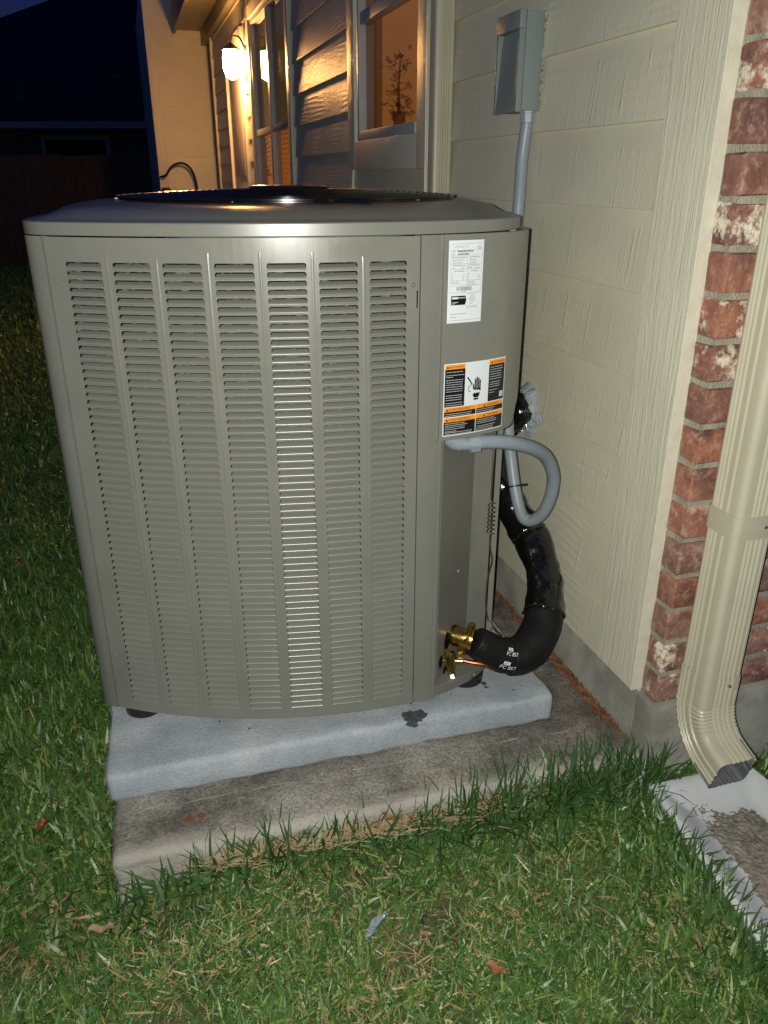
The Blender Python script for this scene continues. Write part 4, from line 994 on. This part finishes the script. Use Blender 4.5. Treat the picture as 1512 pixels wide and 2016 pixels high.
# ------------------------------------------------------------------ disconnect box and conduit
dbx=wthing('disconnect_box','grey metal electrical disconnect box mounted on the siding','electrical box')
T0,T1,Z0,Z1,D_=.617,.742,1.396,1.592,.058
q=MB(); q.bbox(-D_,-.012,T0,T1,Z0,Z1,.0022); part('enclosure',q,M['grey_box'],dbx)
q=MB(); q.bbox(-D_-.016,-D_-.0005,T0+.002,T1-.001,Z1-.034,Z1+.002,.0015)     # hood of the cover
q.bbox(-D_-.015,-D_-.0005,T0+.0015,T0+.011,Z0-.003,Z1-.0345,.0012); q.bbox(-D_-.015,-D_-.0005,T1-.011,T1-.0012,Z0-.003,Z1-.0345,.0012)
part('cover_frame',q,M['grey_box'],dbx)
q=MB(); a,b=T0+.0115,T1-.0115; x0=-D_-.001
q.add([(x0,a,Z1-.035),(x0,b,Z1-.035),(x0-.002,a,Z1-.06),(x0-.004,b,Z1-.06),(x0-.014,a,Z0-.003),(x0-.014,b,Z0-.003)],[(0,1,3,2),(2,3,5,4)]); part('door_flap',q,M['grey_box'],dbx)
q=MB(); zc_=Z1-.01
for i in range(60):
    z=Z0+(Z1-Z0)*i/60+random.uniform(-.002,.002); q.tube([(-.014,T0-.001,z),(-.013,T0-.006-random.random()*.002,z+random.uniform(-.003,.004))],[.0032,.002],5)
part('caulk_bead',q,M['caulk'],dbx,kind='stuff')
q=MB(); q.tube([(-.032,T0+.02,Z0-.0002),(-.032,T0+.02,Z0-.004),(-.032,T0+.02,Z0-.0045),(-.032,T0+.02,Z0-.024),(-.032,T0+.02,Z0-.025)],[.0205,.0205,.0175,.0175,.015],8)
cn=part('conduit_fitting',q,M['conduit'],dbx,smooth=False)
cd=thing('flexible_conduit','grey ribbed flexible conduit looping from the control cover up to the disconnect box','conduit',(.33,1.8,.1705)); CO=(.33,1.8,.1705)
start=W(-.032,T0+.02,Z0-.02)
cpts=[(.140,1.474,.7745),(.165,1.476,.772),(.200,1.482,.774),(.250,1.500,.766),(.305,1.545,.740),(.350,1.600,.700),(.378,1.640,.645),(.384,1.665,.590),(.376,1.690,.535),(.356,1.715,.500),(.336,1.735,.500),(.322,1.765,.545),(.3105,1.800,.620),(.303,1.840,.700),(.302,1.890,.82),(.310,1.950,.96),(.318,2.000,1.10),(.3235,2.015,1.20),(start.x-.006,start.y,1.30),tuple(start)]
cp_=resample(cat(cpts,12),.0025); rad=[.0134 if i%2 else .0150 for i in range(len(cp_))]
def flexm():
    m_=M['conduit']; return m_
q=MB(); q.tube(cp_,rad,18); part('conduit_sleeve',q,M['conduit'],cd,shift=CO,ang=80)
q=MB(); q.tube([(.128,1.474,.802),(.128,1.474,.792),(.131,1.474,.783),(.139,1.474,.7765),(.152,1.475,.7735)],[.0165,.0165,.0168,.017,.017],18); q.tube([(.168,1.4768,.7722),(.1685,1.477,.7722),(.188,1.480,.7735),(.1885,1.480,.7735)],[.0165,.0205,.0205,.017],8)
part('elbow_fitting',q,M['conduit'],cd,shift=CO)
i_=min(range(len(cp_)),key=lambda i:(cp_[i]-Vector((.318,1.775,.565))).length); P=cp_[i_]; T=(cp_[i_+1]-cp_[i_-1]).normalized(); u=(Vector((1,0,0))-T*T.x).normalized(); w_=T.cross(u)
q=MB(); q.tube([P+(u*math.cos(a)+w_*math.sin(a))*.0175 for a in [2*math.pi*j/28 for j in range(29)]],.002,6,False); q.tube([P+u*.0175,P+u*.030],.003,6); part('cable_tie',q,M['black_plastic'],cd,shift=CO)

# ------------------------------------------------------------------ splash block
sb=wthing('splash_block','white splash block with brown dirt under the downspout','splash block'); sb.location.z=.022
def sbo(f,side):  # f 0..1 back->front, flare
    e0=-.028-.055*f; e1=.215+.085*f; return e0 if side==0 else e1
def sbz(f,u):
    e0,e1=sbo(f,0),sbo(f,1); wd_=e1-e0; d=min(u,1-u)*wd_; db=.60*f+.004; m_=min(d,db*.75)
    k=min(1,max(0,m_/.075)); sm=1-(k*k*(3-2*k)); edge=min(1,m_/.006)**.5
    return (.030+.028*sm)*(1-.25*f)*(.82+.18*edge)
def grid(f0,f1,u0,u1,nf,nu,zf):
    v=[]
    for i in range(nf+1):
        f=f0+(f1-f0)*i/nf; e0,e1=sbo(f,0),sbo(f,1)
        for j in range(nu+1):
            u=u0+(u1-u0)*j/nu; v.append((e0+(e1-e0)*u,-.138-.60*f,zf(f,u)))
    return v,[(i*(nu+1)+j,i*(nu+1)+j+1,(i+1)*(nu+1)+j+1,(i+1)*(nu+1)+j) for i in range(nf) for j in range(nu)]
q=MB(); v,f_=grid(0,1,0,1,60,44,sbz); q.add(v,f_)
n1=44
top=[v[j] for j in range(n1+1)]; q.add(top+[(x,y,-.02) for x,y,_ in top],[(j,j+1,n1+2+j,n1+1+j) for j in range(n1)])
for c_ in (0,n1):
    sd=[v[i*(n1+1)+c_] for i in range(61)]; q.add(sd+[(x,y,-.02) for x,y,_ in sd],[(i,i+1,62+i,61+i) for i in range(60)])
part('basin',q,M['white_splash'],sb,ang=50)
def dirtz(f,u):
    e0,e1=sbo(f,0),sbo(f,1); e=e0+(e1-e0)*u; t=-.138-.60*f
    d=min(u,1-u)*(e1-e0); a_=min(1,max(0,(f-.07)/.22)); c_=min(1,max(0,(d-.045)/.06)); n_=NZ.noise(Vector((e*22,t*22,0))); n2=NZ.noise(Vector((e*150,t*150,3)))+.6*NZ.noise(Vector((e*330,t*330,7)))
    return sbz(f,u)-.0040+.0095*min(a_,c_)+.0035*n_+.0022*n2
q=MB(); v,f_=grid(.05,.995,.10,.90,170,110,dirtz); q.add(v,f_); part('dirt_fill',q,M['dirt'],sb,ang=80)

# ------------------------------------------------------------------ lawn
def blades(x,y,z,L,wd,az,lean,curl,col):
    n=len(x); d=np.stack([np.cos(az),np.sin(az)],1); sd=np.stack([-d[:,1],d[:,0]],1); tw=rng.normal(0,.5,n)
    V=np.zeros((n,7,3)); ss=[0,.38,.74,1.0]; ws=[.75,1,.72,0]
    px=np.zeros(n); pz=np.zeros(n); ang=lean.copy(); prev=0
    for k,s_ in enumerate(ss):
        ds_=(s_-prev)*L; prev=s_
        px=px+np.sin(ang)*ds_; pz=pz+np.cos(ang)*ds_; ang=ang+curl*.6
        cx=x+d[:,0]*px; cy=y+d[:,1]*px; cz=z+np.maximum(pz,.001+.002*k)
        if k<3:
            hw_=wd*ws[k]*.5
            V[:,2*k,0]=cx-sd[:,0]*hw_; V[:,2*k,1]=cy-sd[:,1]*hw_; V[:,2*k,2]=cz-hw_*np.sin(tw)
            V[:,2*k+1,0]=cx+sd[:,0]*hw_; V[:,2*k+1,1]=cy+sd[:,1]*hw_; V[:,2*k+1,2]=cz+hw_*np.sin(tw)
        else: V[:,6,0]=cx; V[:,6,1]=cy; V[:,6,2]=cz
    C=np.ones((n,7,4)); C[:,:,:3]=col[:,None,:]; C[:,0:2,:3]*=1.0; 
    return V.reshape(-1,3),C.reshape(-1,4)
SA=PH-.01; sc_,ss_=math.cos(-SA),math.sin(-SA)
def in_slab(x,y,m_=0.0):
    dx,dy=x+.502,y-1.066; u=dx*sc_-dy*ss_; v=dx*ss_+dy*sc_; return (u>-m_)&(u<1.30+m_)&(v>-m_)&(v<1.75+m_)
def wc(x,y):
    dx,dy=x-W0[0],y-W0[1]; return dx*.9563+dy*.29237,-dx*.29237+dy*.9563
def blocked(x,y):
    e,t=wc(x,y); f=np.clip((-t-.138)/.6,0,1)
    sp_=(t<-.138)&(t>-.74)&(e>-.028-.055*f+.004)&(e<.215+.085*f)
    return in_slab(x,y)|((e>-.02)&(t>-.095))|sp_|((t>T_END-.05)&(e>-.62))
def scatter(n,x0,x1,y0,y1,dens=None):
    x=rng.uniform(x0,x1,n); y=rng.uniform(y0,y1,n); k=~blocked(x,y)
    if dens is not None: k&=rng.random(n)<dens(x,y)
    return x[k],y[k]
def patch(x,y,s_,seed):
    return (np.sin(x*s_*1.0+seed)+np.sin(y*s_*1.3+seed*2)+np.sin((x+y)*s_*.7+seed*3)+np.sin((x-y)*s_*1.7+seed))/4
def gz_(x,y):
    d=np.exp(-(((x+.60)/.12)**2+((y-1.03)/.12)**2)); return -.085*d+.006*np.sin(7*x+3*y)+.004*np.sin(23*x-11*y)+np.vectorize(rise)(x,y)
VV=[];CC=[]
def make(n,x0,x1,y0,y1,Lr,wr,dens=None,dry=.12,flat_=0.0,leanr=(.3,1.35),tall=None):
    x,y=scatter(n,x0,x1,y0,y1,dens); m_=len(x)
    L=rng.uniform(*Lr,m_); 
    if tall is not None: L=L*tall(x,y)
    wd=rng.uniform(*wr,m_); az=rng.uniform(0,2*np.pi,m_); lean=rng.uniform(*leanr,m_); curl=rng.normal(.35,.45,m_)
    pt=patch(x,y,9,1.3)
    g0=np.array([.036,.098,.020]); g1=np.array([.090,.185,.038]); g2=np.array([.19,.27,.06]); dr=np.array([.40,.30,.14]); dr2=np.array([.26,.19,.07])
    a=rng.random(m_)[:,None]; b=rng.random(m_)[:,None]; col=g0*(1-a)+g1*a; col=np.where(b>.85,g2,col)
    pd=np.clip(dry+.22*pt*(dry>0),.0,.9); isd=rng.random(m_)<pd; c_=rng.random(m_)[:,None]; col=np.where(isd[:,None],dr*c_+dr2*(1-c_),col)
    lean=np.where(isd,rng.uniform(1.1,1.55,m_),lean)
    V,C=blades(x,y,gz_(x,y)+np.where(isd,.004,0),L,wd,az,lean,curl,col); VV.append(V); CC.append(C)
near_t=lambda x,y: 1+.5*np.clip(1-np.abs((x*.0+((x+.535)*ss_+(y-1.06)*sc_)))/.12,0,1)
hole=lambda x,y: 1-.8*np.exp(-(((x+.60)/.12)**2+((y-1.02)/.12)**2))
clump=lambda x,y: np.clip(.62+.75*patch(x,y,16,4.1),.12,1)*hole(x,y)
# understory thatch, short turf, broad blades, tall edge blades
make(60000,-1.3,1.0,.45,1.75,(.012,.030),(.0010,.0022),dry=.26,leanr=(1.0,1.5))
make(150000,-1.3,1.0,.45,1.75,(.018,.042),(.0016,.0036),dens=clump,dry=.035,leanr=(.35,1.3))
make(16000,-1.3,1.0,.45,1.75,(.03,.062),(.0030,.0054),dens=lambda x,y:np.clip(.4+1.1*patch(x,y,11,2.2),.08,1)*hole(x,y),dry=.04,leanr=(.35,1.2),tall=near_t)
# right-hand lusher clumps near splash block, slab end
def lush(x,y):
    e,t=wc(x,y); return np.clip(np.exp(-((e+.10)/.12)**2)*(t<-.02)*(t>-.8)+.9*np.exp(-((t+.10)/.06)**2)*(e>-.35)*(e<.9),0,1)
make(20000,.0,1.0,.6,1.6,(.035,.070),(.0030,.0058),dens=lush,dry=.03,leanr=(.15,1.0))
# a row of tall blades along the slab front and left edges
def front_edge(n):
    u=rng.uniform(-.02,1.15,n); v=-np.abs(rng.normal(0,.03,n))-.004; ca,sa=math.cos(SA),math.sin(SA); x=-.502+u*ca-v*sa; y=1.066+u*sa+v*ca; return x,y
x,y=front_edge(2600); k=(~blocked(x,y))&(rng.random(len(x))<np.clip(.25+.6*(x+.5),.2,1)); x=x[k];y=y[k]; m_=len(x); a=rng.random(m_)[:,None]
V,C=blades(x,y,gz_(x,y),rng.uniform(.05,.115,m_)*np.where(x>.15,1.35,1),rng.uniform(.004,.0068,m_),rng.uniform(0,6.28,m_),rng.uniform(.05,.8,m_),rng.normal(.25,.3,m_),np.array([.030,.080,.022])*(1-a)+np.array([.065,.135,.035])*a); VV.append(V);CC.append(C)
# blades leaning over the rim of the splash block
m_=520; f=rng.random(m_)**.8; e=-.032-.055*f-np.abs(rng.normal(0,.018,m_)); t=-.12-.62*f; x=W0[0]-.29237*t+.9563*e; y=W0[1]+.9563*t+.29237*e; a=rng.random(m_)[:,None]
V,C=blades(x,y,gz_(x,y),rng.uniform(.045,.10,m_),rng.uniform(.0035,.0060,m_),rng.normal(.3,1.3,m_),rng.uniform(.1,.9,m_),rng.normal(.3,.3,m_),np.array([.033,.085,.024])*(1-a)+np.array([.075,.15,.038])*a); VV.append(V);CC.append(C)
# left lawn, mid and far
make(60000,-3.2,-.50,1.3,3.6,(.03,.065),(.004,.007),dry=.0,leanr=(.2,1.2))
make(14000,-1.2,-.50,1.0,2.2,(.04,.08),(.004,.007),dry=.03,leanr=(.2,1.1))
make(80000,-4.2,-.5,3.4,6.6,(.045,.08),(.007,.012),dry=.0,leanr=(.3,1.2)); make(60000,-7.5,-1,6.6,12,(.06,.10),(.012,.020),dry=.0,leanr=(.3,1.2))
V=np.concatenate(VV); C=np.concatenate(CC); nb=len(V)//7
me=bpy.data.meshes.new('lawn_grass'); me.vertices.add(len(V)); me.vertices.foreach_set('co',V.astype(np.float32).ravel())
base=np.arange(nb)[:,None]*7; lt=np.concatenate([base+np.array([[0,1,3,2]]),base+np.array([[2,3,5,4]]),base+np.array([[4,5,6]])],1)
me.loops.add(nb*11); me.loops.foreach_set('vertex_index',lt.astype(np.int32).ravel())
me.polygons.add(nb*3); st0=(np.arange(nb)[:,None]*11+np.array([[0,4,8]])).ravel(); me.polygons.foreach_set('loop_start',st0.astype(np.int32))
try: me.polygons.foreach_set('loop_total',np.tile([4,4,3],nb).astype(np.int32))
except Exception: pass
me.update(calc_edges=True)
at=me.color_attributes.new('tone','FLOAT_COLOR','POINT'); at.data.foreach_set('color',C.astype(np.float32).ravel())
me.polygons.foreach_set('use_smooth',[True]*len(me.polygons)); me.validate()
go=link('lawn_grass',me,M['grass']); tag(go,'green lawn with dry tan patches around the concrete slab','grass',kind='stuff')
# dry straw against the slab
q=MB()
for i in range(520):
    u=random.triangular(.12,1.0,.25); v=-abs(random.gauss(0,.022)); ca,sa=math.cos(SA),math.sin(SA); x=-.502+u*ca-v*sa; y=1.066+u*sa+v*ca; a=SA+random.gauss(0,.45); L_=random.uniform(.02,.07); z=.060+random.random()*.016
    d=Vector((math.cos(a),math.sin(a),random.uniform(-.15,.15)))*L_*.5; c_=Vector((x,y,z)); q.tube([c_-d,c_+Vector((0,0,.003)),c_+d],.0009,3,False)
tag(part('dry_straw',q,M['straw']),'dry tan straw lying along the front of the old slab','straw',kind='stuff')
q=MB()
for i in range(140):
    x=random.uniform(-1.2,.9); y=random.uniform(.5,1.3); 
    if bool(blocked(np.array([x]),np.array([y]))[0]): continue
    a=random.random()*6.28; L_=random.uniform(.02,.07); c_=Vector((x,y,gh(x,y)+.016+random.random()*.02)); d=Vector((math.cos(a),math.sin(a),random.uniform(-.15,.15)))*L_*.5; q.tube([c_-d,c_+Vector((0,0,.004)),c_+d],.0008,3,False)
tag(part('dry_stems',q,M['straw']),'dry pale grass stems scattered over the lawn','dry stems',kind='stuff')
# litter
def leaf(name,x,y,z,L_,wd,az,m_,label,catg,curl=.25,pitch=0,wob=0):
    q=MB(); n=8; v=[]
    for i in range(n+1):
        s_=i/n; hw_=wd*.5*math.sin(math.pi*(.08+.88*s_))**.7
        for j in (-1,-.5,0,.5,1):
            v.append(((s_-.5)*L_,j*hw_,curl*wd*abs(j)**2+.004*math.sin(s_*9+j*wob)+.12*L_*math.sin(s_*3.1)*pitch))
    q.add(v,[(i*5+j,i*5+j+1,(i+1)*5+j+1,(i+1)*5+j) for i in range(n) for j in range(4)])
    o=part(name,q,m_); o.location=(x,y,z); o.rotation_euler=(random.uniform(-.2,.2)-.25,0,az); return tag(o,label,catg,'dead leaves in the grass' if name=='dry_leaf' else None)
leaf('plastic_scrap',-.012,.958,.070,.064,.017,R(56),M['film'],'clear plastic scrap lying on the grass','plastic scrap',.35,0,3)
leaf('dry_leaf',.183,.880,.062,.034,.022,R(-30),M['leaf_dry'],'round brown dead leaf in the grass at the bottom right','leaf')
leaf('dry_leaf',.009,1.188,.085,.030,.013,R(-35),M['leaf_dry'],'small curled brown leaf near the front edge of the slab','leaf',.5)
leaf('dry_leaf',-.505,.985,.02,.045,.026,R(10),M['straw'],'pale tan dead leaf in the dark hollow left of the slab','leaf',.3)
leaf('red_petal',-.700,1.215,.038,.022,.014,R(50),M['clay'],'small red petal in the grass left of the slab','petal',.4)
q=MB()
for i in range(14):
    a=random.random()*6.28; c_=Vector((-.372+random.gauss(0,.012),1.165+random.gauss(0,.006),.109)); d=Vector((math.cos(a),math.sin(a),random.uniform(-.2,.2)))*.006; q.tube([c_-d,c_+d],.0022,4)
o=part('leaf_litter',q,M['needle']); tag(o,'tiny clump of brown leaf bits on the slab below the pad','leaf litter',kind='stuff')
# twig on the splash block
q=MB(); q.tube(cat([(.175,-.255,.075),(.14,-.30,.078),(.17,-.34,.08)],5),.002,6); q.tube([(.17,-.29,.079),(.205,-.36,.072)],.0015,6); q.tube([(.15,-.29,.078),(.128,-.335,.045)],.0015,6)
tw=part('twig',q,M['twig']); tw.location=(W0[0],W0[1],0); tw.rotation_euler=(0,0,WA); tag(tw,'thin dark forked twig lying over the white splash block','twig')

# ------------------------------------------------------------------ fence and neighbour house
fe=thing('wooden_fence','dark wooden privacy fence at the back of the lawn','fence',(-6,12,0))
pm=MB(); pm.box(-.069,.069,0,.018,.02,1.52); pme=pm.mesh('fence_picket',False)
for i in range(72):
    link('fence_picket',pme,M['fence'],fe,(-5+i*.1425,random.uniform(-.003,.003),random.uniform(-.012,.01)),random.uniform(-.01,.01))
for z in (.3,1.25):
    q=MB(); q.box(-5,5.2,.02,.06,z,z+.09); part('fence_rail',q,M['fence'],fe)
nh=thing('neighbour_house','neighbouring brick house with a dark shingled hip roof beyond the fence','house',(-6,19,0))
def nhp(name,q,m_,par=None,**k): return part(name,q,m_,par or nh,shift=(-6,19,0),**k)
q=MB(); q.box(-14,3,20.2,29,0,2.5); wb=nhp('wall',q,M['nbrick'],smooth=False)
q=MB(); E0=Vector((-14.7,19.5,2.35)); 
# hip line through the two measured points
h1=Vector((-10.33,24.59,5.15)); dirh=Vector((.97,1.08,.59)); E0=h1-dirh*((h1.z-2.35)/dirh.z); T0_=h1+dirh*((7.0-h1.z)/dirh.z)
E1=Vector((4,19.5,2.35)); T1_=Vector((2,T0_.y,T0_.z)); Bk=Vector((T0_.x-6,T0_.y+8,2.35))
q.add([E0,E1,T1_,T0_,(E0.x,36,2.35),(4,36,2.35)],[(0,1,2,3),(0,3,4),(3,2,5,4),(1,5,2)]); rf=nhp('roof',q,M['shingle'],smooth=False)
q=MB(); q.box(E0.x,4,19.44,19.49,2.22,2.36); nhp('fascia',q,M['nfascia'],smooth=False)
q=MB(); q.box(E0.x,4,19.49,20.2,2.28,2.30); nhp('soffit',q,M['nfascia'],smooth=False)
for x,y,z in ((-8.42,20.58,2.94),(-6.45,21.51,3.45)):
    q=MB(); q.tube([(x,y,z-.15),(x,y,z+.02),(x,y,z+.05),(x,y,z+.42)],[.22,.16,.05,.05],10); nhp('vent_pipe',q,M['nbrick'],rf)
q=MB(); q.box(-8.0,-6.4,20.15,20.2,1.2,2.1); wd_=nhp('window',q,M['nfascia'],smooth=False); q=MB(); q.box(-7.9,-6.5,20.13,20.148,1.28,2.02); nhp('pane',q,M['black_gap'],wd_,smooth=False)
S.render.resolution_x=768; S.render.resolution_y=1024
S.cycles.max_bounces=6
